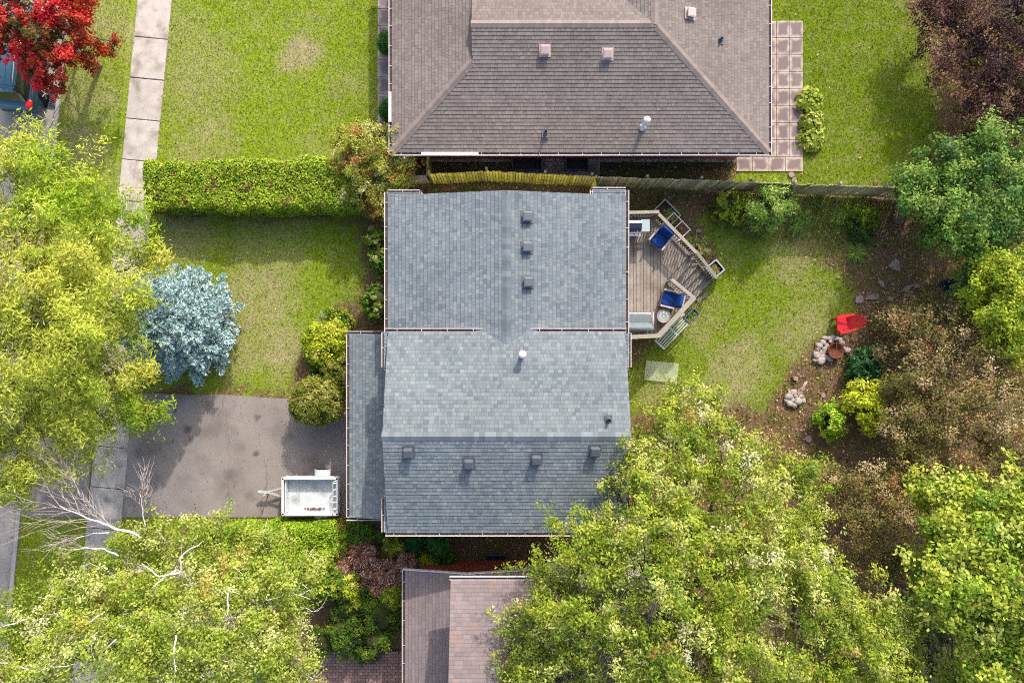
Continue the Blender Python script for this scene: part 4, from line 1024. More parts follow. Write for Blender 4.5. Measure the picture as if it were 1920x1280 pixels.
# raised bed and the white frame behind the diagonal railing
r = planter('raised_bed', 1252, 398, .5, .95, .62, .5, math.radians(-46), 'narrow wooden raised bed with trailing plants behind the deck corner', M_DWOOD, M_RAIL)
for k in range(6): blades(r, (random.uniform(-.35, .35), random.uniform(-.2, .2), .36), 22, .3, [S(170, 180, 80, .55), S(140, 160, 60, .5)], 'leaf_tuft', w=.05, rise=(.3, 1.2))
c = P(1268, 425, .7); r = thing('white_plant_stand', (c.x, c.y, 0), 'open white metal frame stand beside the raised bed', 'plant stand', None, math.radians(-46), local=True)
for sx in (-.5, 0, .5):
    mb = MB(); mb.box((sx, 0, .72), (.035, .66, .035))
    for sy in (-.31, .31): mb.box((sx, sy, .36), (.03, .03, .69))
    part('upright', mb, M_WHITE, r)
for sy in (-.335, .335): mb = MB(); mb.box((0, sy, .742), (1.06, .03, .03)); part('rail', mb, M_WHITE, r)
# slatted bench outside the lower railing
c = P(1262, 620, .5); r = thing('slatted_bench', (c.x, c.y, 0), 'silvery slatted bench on the lawn along the lower deck railing', 'bench', None, math.radians(46.5), local=True)
SL = unit_mesh('slat', mat('silver_slat', S(200, 206, 196, .7), .5, .12, 5, .1, 50, objrand=.06, spec=.4))
for i in range(6): piece('slat', SL, r, (0, -.26 + i * .104, .46), scale=(1.75, .05, .03))
for sx in (-.82, 0, .82):
    mb = MB(); mb.box((sx, 0, .425), (.06, .5, .04))
    for sy in (-.2, .2): mb.box((sx, sy, .2), (.05, .05, .41))
    part('leg_frame', mb, M_STEEL, r)
# potted succulents in the bed
POTP = [(1291, 452, .13), (1303, 452, .16), (1298, 461, .1), (1312, 463, .17), (1322, 453, .15), (1324, 472, .15), (1310, 476, .14)]
M_POT = mat('dark_pot', S(40, 70, 62), .5, .1, spec=.4)
for i, (px, py, rr) in enumerate(POTP):
    c = P(px, py, .35); r = thing('potted_succulent', (c.x, c.y, 0), 'pale green succulent in a dark round pot behind the diagonal railing', 'potted plant', 'pots behind the diagonal railing')
    mb = MB(); mb.lathe([(rr * .7, 0), (rr, .26), (rr * 1.06, .27), (rr * 1.06, .3), (rr * .9, .3), (rr * .85, .25)], 18, (c.x, c.y, 0)); part('pot', mb, M_POT, r, True)
    lob = [(Vector((c.x, c.y, .34)), rr * 1.1, rr * 1.1, rr * .7)]
    crown(r, lob, 50, 7, .035, .07, .045, [(S(190, 200, 120, .6), 3), (S(160, 180, 80, .55), 3), (S(200, 170, 120, .6), 1)], name='rosette', low=.1)

# ------------------------------------------------------------------ garden things
M_RED = mat('red_plastic', S(226, 30, 44, .8), .4, .06, 4, .05, 40, spec=.5); M_NAVY = mat('navy_plastic', S(34, 46, 78, .55), .5, .1, spec=.4)
def adirondack(loc, face, m, label):
    rz = math.atan2(face[1], face[0]) + math.pi / 2; r = thing('lawn_chair', loc, label, 'chair', None, rz, local=True)
    for i in range(5):
        mb = MB(); mb.box((0, -.36 + i * .1, .36 - i * .025), (.5, .085, .025)); part('seat_slat', mb, m, r)
    for i in range(5):
        x_ = (i - 2) * .108; h = .86 - .05 * abs(i - 2) ** 1.6; a = Vector((x_ * .9, .08, .24)); d = Vector((x_ * .35, .62, .78)).normalized()
        mb = MB(); q = d.to_track_quat('Z', 'Y').to_matrix().to_4x4(); mb.box(a + d * h / 2, (.098, .025, h), M=q); part('back_slat', mb, m, r)
    for s in (-1, 1):
        mb = MB(); mb.prism([(s * .27, -.42), (s * .4, -.4), (s * .41, -.1), (s * .34, .36), (s * .29, .36), (s * .28, 0)], .55, .58); part('armrest', mb, m, r)
        mb = MB(); mb.box((s * .29, -.36, .275), (.04, .1, .55)); part('front_leg', mb, m, r)
        mb = MB(); mb.bar((s * .25, -.4, .33), (s * .25, .5, .03), .035, .12); part('side_rail', mb, m, r)
    return r
c = P(1588, 606, .35); adirondack((c.x - .05, c.y, .0), (-1, -.2), M_RED, 'bright red slatted lawn chair on the grass near the fire pit')
c = P(1772, 540, .3); adirondack((c.x, c.y, 0), (-.9, -.4), M_NAVY, 'dark blue slatted lawn chair half buried in the brown bush')

def stone(px, py, rp, label, group, name='stone', h=.6, z=0.0):
    c = P(px, py, z + rp * CAM_H / FPX * h); r = rp * CAM_H / FPX
    mb = MB(); mb.blob((c.x, c.y, z + r * h * .7), (r * random.uniform(.85, 1.2), r * random.uniform(.8, 1.1), r * h), random.randrange(999), 10, 7, rough=.13, sq=.85)
    single(name, mb, M_STONE, label, 'stone', group, True)
for px, py, r_ in [(1534, 655, 6), (1532, 665, 7), (1540, 675, 7.5), (1543, 668, 6), (1536, 647, 6.5), (1543, 641, 6), (1547, 634, 5.5), (1555, 634, 4.5), (1562, 634, 5.5), (1569, 634, 5), (1575, 637, 5), (1579, 644, 6.5), (1590, 657, 6.5), (1549, 669, 6), (1557, 672, 6.5), (1546, 654, 6), (1538, 660, 5), (1550, 648, 5), (1529, 674, 5), (1582, 652, 5), (1558, 640, 5), (1544, 661, 5)]:
    stone(px, py, r_, 'rounded pale stone heaped around the rusty fire bowl', 'stones around the fire bowl')
for px, py, r_ in [(1480, 744, 7), (1491, 742, 5), (1487, 735, 6), (1497, 752, 8), (1481, 756, 6), (1507, 751, 5), (1490, 760, 6), (1476, 750, 5), (1486, 750, 5), (1503, 744, 4.5), (1482, 738, 5)]:
    stone(px, py, r_, 'pale stone in the loose heap on the leaf litter', 'stones in the loose heap')
def flag(pts, z, label, th=.07, h=.05, group=None):
    mb = MB(); q = [P(x, y) for x, y in pts]; mb.prism(q, -.03, z)
    c = sum(q, Vector()) / len(q); mb.add([], [])
    return single('flat_stone', mb, M_FLAG, label, 'stone', group)
def irregular(px, py, w, d, seed, rot=0.0):
    rr = random.Random(seed); out = []
    for k in range(7):
        a = k * 2 * math.pi / 7 + rr.uniform(-.25, .25); x_, y_ = math.cos(a) * w * rr.uniform(.75, 1.1), math.sin(a) * d * rr.uniform(.75, 1.1)
        out.append((px + x_ * math.cos(rot) - y_ * math.sin(rot), py + x_ * math.sin(rot) + y_ * math.cos(rot)))
    return out
flag([(1664, 499), (1678, 484), (1686, 490), (1687, 509), (1683, 508)], .05, 'broad triangular flagstone in the leaf litter below the dense maple')
flag([(1686, 548), (1698, 536), (1709, 534), (1703, 543)], .12, 'leaning pointed flagstone at the edge of the dry brushwood')
for i, (px, py, w, d, lab) in enumerate([(1718, 536, 6, 5, 'small flagstone chip beside the leaning pointed flagstone'), (1652, 532, 9, 5, 'thin flagstone half covered by litter above the paired flagstones'), (1611, 561, 9, 9, 'flagstone at the lawn edge above the red lawn chair'), (1636, 556, 12, 6, 'wide flagstone paired with the one at the lawn edge'),
        (1669, 560, 7, 5, 'small flagstone between the wide flagstone and the brushwood'), (1488, 339, 7, 5, 'flat stone against the fence near the patio corner'), (1483, 328, 6, 6, 'flat stone touching the patio corner'), (1515, 823, 8, 7, 'lone grey flagstone below the loose stone heap'), (1543, 740, 5, 5, 'small flagstone chip between the loose stone heap and the lime shrubs')]):
    flag(irregular(px, py, w, d, i, i), .05, lab)
flag([(1484, 704), (1495, 706), (1494, 714), (1487, 712)], .1, 'pale triangular stone chip above the loose stone heap')
flag(irregular(1310, 433, 6, 5, 44), .06, 'small square stone on the grass beside the deck planting')
flag([(1305, 563), (1322, 548), (1326, 553), (1310, 568)], .05, 'worn flat stepping stone at the foot of the deck steps')
mb = MB(); c = P(1680, 410); mb.blob((c.x, c.y, .15), (.24, .26, .26), 5, 12, 8, rough=.12); single('boulder', mb, mat('brown_boulder', S(150, 124, 104, .55), .9, .2, 5), 'rounded boulder at the end of the fern bed below the green maple', 'stone', None, True)
mb = MB(); c = P(312, 690, .3); mb.blob((c.x, c.y, .2), (.42, .34, .42), 9, 14, 9, rough=.14, sq=.8); single('boulder', mb, mat('dark_boulder', S(120, 122, 132, .62), .9, .2, 5, .2, 40), 'large grey boulder tucked under the blue spruce', 'stone', None, True)
# rusty fire bowl
M_RUST = mat('rusty_iron', S(122, 66, 48, .7), .8, .25, 8, .25, 60, spec=.3)
c = P(1566, 657, .2); r = thing('fire_bowl', (c.x, c.y, 0), 'rusty iron fire bowl with a crossed grate ringed by stones', 'fire pit')
mb = MB(); mb.lathe([(.1, .06), (.26, .12), (.34, .26), (.36, .3), (.33, .3), (.25, .16), (.05, .11)], 24, (c.x, c.y, 0)); part('bowl', mb, M_RUST, r, True)
for a in (0, 1.57):
    mb = MB(); mb.bar((c.x - .34 * math.cos(a), c.y - .34 * math.sin(a), .31 + a * .01), (c.x + .34 * math.cos(a), c.y + .34 * math.sin(a), .31 + a * .01), .025, .012); part('grate_bar', mb, M_RUST, r)
# driftwood roots beside the stone heap
mb = MB(); c = P(1500, 730, .1)
for k in range(6):
    a = 2.2 + k * .17; mb.tube(limb_path((c.x + .3, c.y + .35, .1), (c.x + .3 + math.cos(a) * .8 * random.uniform(.6, 1), c.y + .3 + math.sin(a + 2) * .7, .05), 5, .1), [.035, .03, .026, .02, .014, .008], 5)
single('driftwood', mb, mat('driftwood', S(196, 170, 158, .68), .9, .15, 8), 'bleached forked root lying beside the loose stone heap', 'driftwood', None, True)
# pale clear panel on the lawn
def film_mat():
    m = bpy.data.materials.new('clear_panel'); m.use_nodes = True; n = m.node_tree.nodes; l = m.node_tree.links; b = n['Principled BSDF']
    b.inputs['Base Color'].default_value = (*S(206, 216, 170, .8), 1); b.inputs['Roughness'].default_value = .25
    t = n.new('ShaderNodeBsdfTransparent'); x_ = n.new('ShaderNodeMixShader'); nz = n.new('ShaderNodeTexNoise'); nz.inputs['Scale'].default_value = 1.6
    mr = n.new('ShaderNodeMapRange'); mr.inputs[1].default_value = .35; mr.inputs[2].default_value = .65; mr.inputs[3].default_value = .3; mr.inputs[4].default_value = .62
    l.new(nz.outputs[0], mr.inputs[0]); l.new(mr.outputs[0], x_.inputs[0]); l.new(t.outputs[0], x_.inputs[1]); l.new(b.outputs[0], x_.inputs[2]); l.new(x_.outputs[0], n['Material Output'].inputs[0]); return m
mb = MB(); mb.prism([P(1211, 675), P(1272, 681), P(1268, 717), P(1207, 712)], .075, .085); single('clear_panel', mb, film_mat(), 'pale see-through plastic panel lying flat on the back lawn', 'panel')

# ------------------------------------------------------------------ utility trailer
M_TRA = mat('trailer_paint', S(220, 224, 226, .78), .5, .08, 3, .08, 50, spec=.4, stain=S(150, 132, 118, .7), ssc=2.2, samt=.25)
M_TRF = mat('trailer_floor', S(212, 218, 220, .76), .6, .16, 2.5, .12, 40, spec=.3, stain=S(150, 152, 146, .75), ssc=1.4, samt=.8)
tr = thing('utility_trailer', (-8.6, -6.6, 0), 'small white open utility trailer parked on the asphalt driveway', 'trailer')
X0, X1, Y0_, Y1_ = -9.76, -7.44, -7.36, -5.82
mb = MB(); mb.box(((X0 + X1) / 2, (Y0_ + Y1_) / 2, .5), (X1 - X0, Y1_ - Y0_, .06)); part('floor', mb, M_TRF, tr)
mb = MB()
for i in range(7): mb.box((X0 + .3 + i * .3, (Y0_ + Y1_) / 2, .534), (.012, Y1_ - Y0_ - .1, .008))
part('floor_rib', mb, M_TRF, tr)
def tbox(nm, c, d, m=M_TRA): mb = MB(); mb.box(c, d); return part(nm, mb, m, tr)
for nm, c, d in (('side_panel', ((X0 + X1) / 2, Y1_, .72), (X1 - X0, .035, .4)), ('side_panel', ((X0 + X1) / 2, Y0_, .72), (X1 - X0, .035, .4)), ('front_panel', (X0, (Y0_ + Y1_) / 2, .72), (.035, Y1_ - Y0_ - .04, .4)), ('tailgate', (X1, (Y0_ + Y1_) / 2, .7), (.05, Y1_ - Y0_ - .04, .36))):
    o = tbox(nm, c, d); L = max(d[0], d[1]); mb = MB()
    mb.box((c[0], c[1], .94), (d[0] + .06 if d[0] > .1 else .095, d[1] + .06 if d[1] > .1 else .095, .05)); part('rim', mb, M_TRA, o)
mb = MB(); mb.box((X0 + .09, (Y0_ + Y1_) / 2, .7), (.05, Y1_ - Y0_ - .1, .3)); part('front_inner', mb, M_TRA, tr)
mb = MB()
for k in range(60): mb.box((X0 + random.gauss(1.25, .22), Y0_ + .1 + abs(random.gauss(0, .05)), .55 + random.uniform(0, .02)), (random.uniform(.03, .09), .02, .01), random.uniform(0, 3), tuple(np.array(S(120, 84, 66, .7)) * random.uniform(.6, 1.3)))
part('leaf_debris', mb, mat('trailer_debris', attr=True, rough=.9), tr)
# folding ramp frame leaning inside the back
mb = MB(); xr = X1 - .16
mb.tube([(xr - .12, Y0_ + .08, .6), (xr, Y0_ + .1, 1.05), (xr, Y1_ - .15, 1.05), (xr + .1, Y1_ - .1, .96)], .02, 6)
for k in range(5): y = Y0_ + .25 + k * .27; mb.tube([(xr, y, 1.04), (X1, y + .02, .95)], .015, 5)
mb.tube([(xr - .1, Y0_ + .12, .58), (xr - .02, (Y0_ + Y1_) / 2 + .1, .9)], .018, 5); part('ladder_rack', mb, M_STEEL, tr)
tip = Vector((-10.62, -6.52, .42))
for yy in (Y1_ - .42, Y0_ + .55):
    mb = MB(); mb.bar((X0 + .1, yy, .42), tip, .06, .07); part('tongue_bar', mb, M_STEEL, tr)
mb = MB(); mb.bar(tip + Vector((.12, 0, .03)), tip + Vector((-.3, .02, .03)), .1, .1); mb.blob(tip + Vector((-.3, .02, .05)), (.09, .075, .07), 2, 10, 6, rough=.02); part('coupler', mb, M_STEEL, tr)
mb = MB(); mb.tube([tip + Vector((-.05, -.1, -.4)), tip + Vector((-.05, -.1, .25))], .03, 8); mb.lathe([(.06, -.42), (.06, -.36)], 12, tip + Vector((-.05, -.1, 0))); part('jack', mb, M_STEEL, tr)
for sgn, yy in ((1, Y1_ + .16), (-1, Y0_ - .16)):
    w = None; R_ = Matrix.Rotation(math.pi / 2, 4, 'X'); cc = Vector((-8.22, yy, .27))
    mb = MB(); mb.lathe([(.17, -.08), (.255, -.085), (.27, -.05), (.27, .05), (.255, .085), (.17, .08)], 24); mb.v = [tuple(R_ @ Vector(v) + cc) for v in mb.v]; w = part('wheel', mb, M_BLACK, tr, True)
    mb = MB(); mb.lathe([(.16, -.07), (.17, -.04), (.17, .04), (.16, .07), (.08, .06), (.03, .075)], 18); mb.v = [tuple(R_ @ Vector(v) + cc) for v in mb.v]; part('rim', mb, M_TRA, w, True)
    mb = MB(); prof = []
    for k in range(9): a = math.pi * (.12 + .76 * k / 8); prof.append((-8.22 + .36 * math.cos(a), .27 + .34 * math.sin(a)))
    for k in range(8):
        (xa, za), (xb, zb) = prof[k], prof[k + 1]; mb.bar((xa, yy, za), (xb, yy, zb), .26, .025)
    part('fender', mb, M_TRA, tr)
mb = MB(); mb.box((X0 + .5, Y1_ - .06, .56), (.45, .09, .05)); single('timber_offcut', mb, mat('timber', S(166, 128, 80, .7), .8), 'short tan timber offcut lying inside the trailer', 'timber')

# ------------------------------------------------------------------ parked car
M_CAR = mat('teal_car_paint', S(74, 112, 132, .75), .22, .03, 2, .03, 40, spec=.6, metal=.35); M_CGLASS = mat('car_glass', S(16, 22, 28), .06, .02, spec=.9)
M_TAIL = mat('tail_lamp', S(224, 26, 22, .85), .15, .03, spec=.7); M_TYRE = mat('tyre', S(30, 30, 32), .85, .1)
c = Vector((-21.22, 12.25, -.12)); car = thing('parked_car', c, 'blue-grey car parked at the kerb under the red tree', 'car', None, -math.atan(.0957), local=True)
def ring(y, w, z0, z1, r=.12):
    pts = []
    for sx, sz, cx, cz in ((1, -1, w - r, z0 + r), (1, 1, w - r, z1 - r), (-1, 1, -w + r, z1 - r), (-1, -1, -w + r, z0 + r)):
        a0 = {(1, -1): -math.pi/2, (1, 1): 0, (-1, 1): math.pi/2, (-1, -1): math.pi}[(sx, sz)]
        for k in range(4): a = a0 + k * math.pi / 6; pts.append((cx + r * math.cos(a), y, cz + r * math.sin(a)))
    return pts
def loft(rs):
    mb = MB(); n = len(rs[0]); vs = [p for r in rs for p in r]
    fs = [(i*n+k, (i+1)*n+k, (i+1)*n+(k+1) % n, i*n+(k+1) % n) for i in range(len(rs)-1) for k in range(n)] + [tuple(range(n)), tuple((len(rs)-1)*n+k for k in range(n))[::-1]]
    return mb.add(vs, fs)
body = loft([ring(-2.3, .62, .42, .72, .1), ring(-2.26, .78, .34, .86, .12), ring(-2.1, .88, .28, .98, .14), ring(-1.7, .92, .24, 1.03, .14), ring(-.8, .93, .22, 1.02, .14), ring(.4, .93, .22, 1.0, .14), ring(1.1, .92, .22, 1.0, .16), ring(1.7, .91, .25, .95, .2), ring(2.1, .86, .3, .84, .2), ring(2.28, .7, .36, .68, .14)])
bd = part('body', body, M_CAR, car, True)
def trap(y, wb, wt, z0, z1): return [(wb, y, z0), (wb * .55 + wt * .45, y, z0 + (z1 - z0) * .55), (wt, y, z1 - .06), (wt - .1, y, z1), (-wt + .1, y, z1), (-wt, y, z1 - .06), (-wb * .55 - wt * .45, y, z0 + (z1 - z0) * .55), (-wb, y, z0)]
part('greenhouse', loft([trap(-2.02, .76, .7, .92, 1.08), trap(-1.78, .8, .68, .95, 1.42), trap(-1.55, .81, .66, .95, 1.6), trap(-.6, .82, .66, .95, 1.66), trap(.2, .82, .65, .95, 1.63), trap(.45, .82, .62, .95, 1.55), trap(1.25, .84, .74, .9, 1.04)]), M_CGLASS, car)
part('roof', loft([ring(-1.66, .56, 1.52, 1.6, .035), ring(-1.5, .645, 1.54, 1.665, .05), ring(-.6, .66, 1.56, 1.70, .06), ring(.1, .65, 1.56, 1.675, .05), ring(.3, .6, 1.53, 1.62, .04)]), M_CAR, car, True)
for s in (-1, 1):
    mb = MB(); mb.tube([(s * .56, -1.4, 1.68), (s * .57, -1.3, 1.73), (s * .57, 0, 1.73), (s * .55, .1, 1.67)], .018, 6); part('roof_rail', mb, M_STEEL, car, True)
    mb = MB(); mb.blob((s * .78, -2.08, .93), (.13, .22, .1), 4, 12, 8, rough=.03, sq=.7); part('tail_lamp', mb, M_TAIL, car, True)
    mb = MB(); mb.blob((s * .7, 2.1, .72), (.16, .16, .08), 4, 12, 8, rough=.03, sq=.7); part('headlamp', mb, M_WHITE, car, True)
    mb = MB(); mb.blob((s * 1.0, .75, 1.02), (.1, .07, .07), 4, 10, 7, rough=.03, sq=.8); part('mirror', mb, M_CAR, car, True)
    for i, xx in enumerate((.2, .45)): mb = MB(); mb.box((s * xx, -.6, 1.703), (.02, 1.6, .012)); part('roof_rib', mb, M_CAR, car)
    for yy in (-1.38, 1.4):
        R_ = Matrix.Rotation(math.pi / 2, 4, 'Y'); cc = Vector((s * .86, yy, .34)); mb = MB(); mb.lathe([(.22, -.1), (.32, -.11), (.34, -.07), (.34, .07), (.32, .11), (.22, .1)], 26); mb.v = [tuple(R_ @ Vector(v) + cc) for v in mb.v]; w = part('wheel', mb, M_TYRE, car, True)
        mb = MB()
        for k in range(5):
            a = k * 1.2566; mb.bar(cc + Vector((s * .1, 0, 0)), cc + Vector((s * .1, .21 * math.cos(a), .21 * math.sin(a))), .05, .03)
        mb.lathe([(.05, -.02), (.05, .02)], 10, cc + Vector((s * .1, 0, 0))); part('rim', mb, M_STEEL, w)
mb = MB(); mb.box((0, -2.26, .5), (1.3, .12, .16)); part('bumper', mb, M_VENT, car); mb = MB(); mb.box((0, -1.72, 1.575), (1.06, .2, .03)); part('spoiler', mb, M_CAR, car)
# drain grate in the gutter
c = P(97, 186, -.12); dg = thing('drain_grate', (c.x, c.y, -.12), 'iron storm drain grate with chevron bars at the kerb behind the car', 'drain', None, -math.atan(.0957), local=True)
mb = MB()
for dx, dy, sx, sy in ((-.3, 0, .04, .85), (.3, 0, .04, .85), (0, -.41, .56, .04), (0, .41, .56, .04)): mb.box((dx, dy, .012), (sx, sy, .02))
part('frame', mb, M_VENT, dg); GB = unit_mesh('grate_bar', M_VENT)
mb = MB(); mb.box((0, 0, .005), (.58, .8, .006)); part('pit', mb, M_BLACK, dg)
for k in range(9):
    for s in (-1, 1): piece('grate_bar', GB, dg, (s * .14, -.34 + k * .085, .016), rz=s * .7, scale=(.32, .03, .012))
# concrete post under the red tree
c = P(187, 124); sl_ = thing('concrete_post', (c.x, c.y, 0), 'round grey concrete post on the grass strip under the red tree', 'post')
mb = MB(); mb.lathe([(.125, -.05), (.12, .3), (.105, 2.25), (.09, 2.3)], 16, (c.x, c.y, 0)); part('shaft', mb, mat('pole_concrete', S(196, 188, 186, .7), .8, .1, 3), sl_, True)
mb = MB(); mb.lathe([(.11, 2.3), (.12, 2.33), (.08, 2.37)], 16, (c.x, c.y, 0)); part('cap', mb, M_STEEL, sl_, True)

# ------------------------------------------------------------------ trees
def tree(name, label, base, top_h, r0, lobes, nc, per, cr, L, W, pal, m=None, bark=None, group=None, twigs=4, tn=4, **kw):
    r = thing(name, (base[0], base[1], 0), label, 'tree', group); lobes = [(l[0], l[1] * 1.15, l[2] * 1.15, l[3] * 1.1) for l in lobes]
    cx = sum(l[0].x for l in lobes) / len(lobes); cy = sum(l[0].y for l in lobes) / len(lobes)
    tree_wood(r, (base[0], base[1], -.05), (base[0] * .7 + cx * .3, base[1] * .7 + cy * .3, top_h), r0, lobes, bark, twigs, tn=tn)
    crown(r, lobes, nc, per, cr, L, W, pal, m, **kw)
    return r

def tint_locust(c, cc):
    px = 960 + c[:, 0] * FPX / (CAM_H - c[:, 2]); k = (.35 + .65 * smst(px, 330, 90))[:, None] * smst(fbm(c[:, 0] * .45, c[:, 1] * .45, 9, 3), .3, .6)[:, None]
    yel = np.array(S(208, 210, 84, .76)); org = np.array(S(230, 200, 100, .76)); f = fbm(c[:, 0] * .8, c[:, 1] * .8, 12, 2)[:, None]
    out = cc * (1 - k * .9) + yel * k * .9; h = smst(f, .6, .75) * .65; return out * (1 - h) + org * h
LOC = [Lb(30, 330, 6.5, 85), Lb(120, 365, 7, 90), Lb(200, 400, 6.3, 62), Lb(60, 470, 7.6, 110), Lb(165, 505, 7.4, 95), Lb(268, 490, 5.6, 42), Lb(30, 600, 8, 110), Lb(140, 610, 8, 105), Lb(225, 590, 6.2, 62),
       Lb(60, 720, 7.4, 105), Lb(160, 710, 7, 85), Lb(225, 700, 6, 50), Lb(30, 840, 6.5, 85), Lb(115, 820, 6.4, 75), Lb(255, 770, 5.2, 46), Lb(205, 790, 5.6, 40), Lb(25, 915, 5.6, 42), Lb(-70, 520, 8, 120), Lb(-80, 720, 8, 120), Lb(-90, 380, 7, 100), Lb(285, 770, 4.9, 26), Lb(60, 270, 5.6, 28)]
tree('honey_locust', 'feathery yellow-green honey locust spreading over the sidewalk and street edge', (-18.7, .8), 5.6, .24, LOC, 6400, 25, .14, .155, .038,
     [(S(184, 202, 54, .76), 4), (S(156, 190, 40, .74), 4), (S(200, 208, 92, .76), 3), (S(128, 168, 34, .7), 2)], tint=tint_locust, horiz=.35, hole=.12, flat=.5, twigs=5, spray=(.9, .15, 7), shell=(.55, 1.05), inside=.2)

PALA = [(S(176, 190, 62, 0.73), 4), (S(146, 168, 44, 0.71), 4), (S(206, 208, 120, 0.78), 2.6), (S(116, 142, 42, 0.68), 2.2), (S(226, 218, 176, 0.83), .3), (S(196, 160, 90, 0.71), .25)]
TA = [Lb(1290, 790, 5.5, 72), Lb(1228, 862, 6, 60), Lb(1345, 865, 6.6, 85), Lb(1250, 950, 7.5, 95), Lb(1165, 985, 7, 72), Lb(1390, 960, 7.6, 85), Lb(1100, 1040, 7, 80), Lb(1022, 1085, 6.4, 52), Lb(1200, 1065, 8.6, 100), Lb(1330, 1055, 8.8, 100),
      Lb(1062, 1140, 7.5, 80), Lb(1010, 1225, 7, 66), Lb(1140, 1185, 8.6, 100), Lb(1275, 1170, 9.2, 105), Lb(1405, 1080, 8.2, 90), Lb(1395, 1205, 8.6, 100), Lb(1130, 1300, 8, 95), Lb(1290, 1310, 9, 100), Lb(995, 1310, 6.6, 60), Lb(1182, 822, 5, 18), Lb(1172, 893, 5.4, 30), Lb(1268, 740, 4.6, 24), Lb(1330, 760, 4.8, 36), Lb(960, 1150, 6, 26), Lb(955, 1215, 6, 26), Lb(965, 1270, 6.2, 30)]
tree('leafy_tree', 'big olive-green leafy tree overhanging the corner of the blue-grey roof', (5.9, -11.6), 5.5, .3, TA, 9300, 20, .1, .115, .05, PALA, group='leafy trees at the back corner', twigs=6, hole=.26, spray=(.95, .1, 7), shell=(.5, 1.08), inside=.2)
TB = [Lb(1495, 905, 5.5, 48), Lb(1480, 1000, 6.5, 65), Lb(1500, 1100, 7.4, 85), Lb(1480, 1210, 7.6, 90), Lb(1575, 1120, 7, 70), Lb(1580, 1215, 7.4, 85), Lb(1660, 1170, 6.4, 62), Lb(1680, 1260, 6.4, 70), Lb(1580, 1310, 7, 90), Lb(1480, 1310, 7.4, 80), Lb(1715, 1225, 5.2, 40)]
tree('leafy_tree', 'olive-green leafy tree right behind the overhanging one, next to the brown shrub', (10.9, -11.8), 4.8, .24, TB, 4200, 20, .1, .115, .05, PALA, group='leafy trees at the back corner', hole=.26, spray=(.95, .1, 7), shell=(.5, 1.06), inside=.2)

PALB = [(S(186, 196, 84, 0.73), 4), (S(158, 180, 56, 0.71), 4), (S(206, 210, 130, 0.78), 2.5), (S(126, 154, 44, 0.68), 2.2), (S(226, 220, 180, 0.80), .25)]
TC = [Lb(290, 1020, 5.2, 58), Lb(395, 1015, 5.4, 62), Lb(490, 1030, 5, 58), Lb(556, 1065, 4.4, 50), Lb(205, 1060, 5.6, 58), Lb(95, 1120, 5.6, 66), Lb(190, 1130, 6.6, 80), Lb(275, 1130, 6.8, 70), Lb(420, 1105, 7.2, 75), Lb(505, 1110, 6.6, 80), Lb(556, 1140, 5.4, 45),
      Lb(60, 1205, 6.5, 80), Lb(160, 1215, 7.6, 92), Lb(275, 1215, 8, 92), Lb(400, 1195, 8, 92), Lb(490, 1210, 6.8, 75), Lb(535, 1255, 5.8, 60), Lb(95, 1300, 7.4, 92), Lb(250, 1310, 8, 100), Lb(410, 1300, 7.4, 92), Lb(530, 1320, 5.8, 52), Lb(-20, 1290, 6.6, 80)]
def tint_birch(c, cc):
    f = fbm(c[:, 0] * .55, c[:, 1] * .55, 21, 2)[:, None]; h = smst(f, .74, .82) * .6; return cc * (1 - h) + np.array(S(226, 176, 84, .62)) * h
birch = tree('birch_tree', 'white-barked birch with pale yellow-green leaves and bare upper branches beside the driveway', (-11.2, -11.4), 5.2, .2, TC, 8200, 20, .11, .1, .056, PALB, bark=M_BIRCH, tint=tint_birch, twigs=4, hole=.25, spray=(.85, .12, 7), shell=(.5, 1.06), inside=.2)
M_TWIG = mat('pale_twig', S(186, 172, 166, .7), .9, .15)
def bare(pts, r0, sub=8, sublen=.9, fine=4, m=M_BIRCH):
    r0 *= .62; sub = int(sub * .8); mb = MB(); mt = MB(); path = [P(x, y, h) for x, y, h in pts]
    fullp = []
    for i in range(len(path) - 1): fullp += limb_path(path[i], path[i + 1], 4, .05)[:-1]
    fullp.append(path[-1]); n = len(fullp); mb.tube(fullp, [r0 * (1 - .8 * i / n) for i in range(n)], 6)
    d0 = (path[-1] - path[0]).normalized()
    for k in range(sub):
        i = random.randint(n // 4, n - 1); d = (d0 * 1.1 + Vector(unit(1)[0]) * .7).normalized(); L = sublen * random.uniform(.5, 1.3)
        sp = limb_path(fullp[i], fullp[i] + d * L, 5, .06); mt.tube(sp, [max(.004, r0 * .26 * (1 - .19 * j)) for j in range(6)], 4)
        for q in range(fine):
            a = sp[random.randint(1, 5)]; e = a + (d * .9 + Vector(unit(1)[0]) * .6) * L * random.uniform(.3, .7); mt.tube(limb_path(a, e, 3, .06), [.0055, .005, .004, .002], 3, cap=False)
    o = part('bare_limb', mb, m, birch, True); part('twig_spray', mt, M_TWIG, o); return o
bare([(260, 1004, 6.6), (205, 985, 6.9), (165, 972, 7.1), (112, 948, 7.3)], .075, 16, 1.3, 7); bare([(205, 998, 6.6), (150, 1006, 6.7), (138, 1012, 6.9)], .04, 8, .9, 6)
bare([(222, 1042, 6.4), (195, 1028, 6.6), (160, 1026, 6.7), (132, 1032, 6.8)], .05, 8, .9, 5); bare([(272, 990, 6.2), (268, 955, 6.5), (262, 925, 6.7)], .04, 14, .9, 8)
bare([(336, 1083, 7.3), (340, 1060, 7.5), (338, 1045, 7.6), (352, 1032, 7.7), (378, 1016, 7.8)], .07, 3, .5, 3); bare([(338, 1072, 7.4), (312, 1078, 7.5), (298, 1080, 7.6), (280, 1066, 7.7), (266, 1056, 7.8)], .055, 6, .5, 3); bare([(330, 1068, 7.4), (305, 1084, 7.5), (284, 1103, 7.6)], .05, 2, .4, 3)
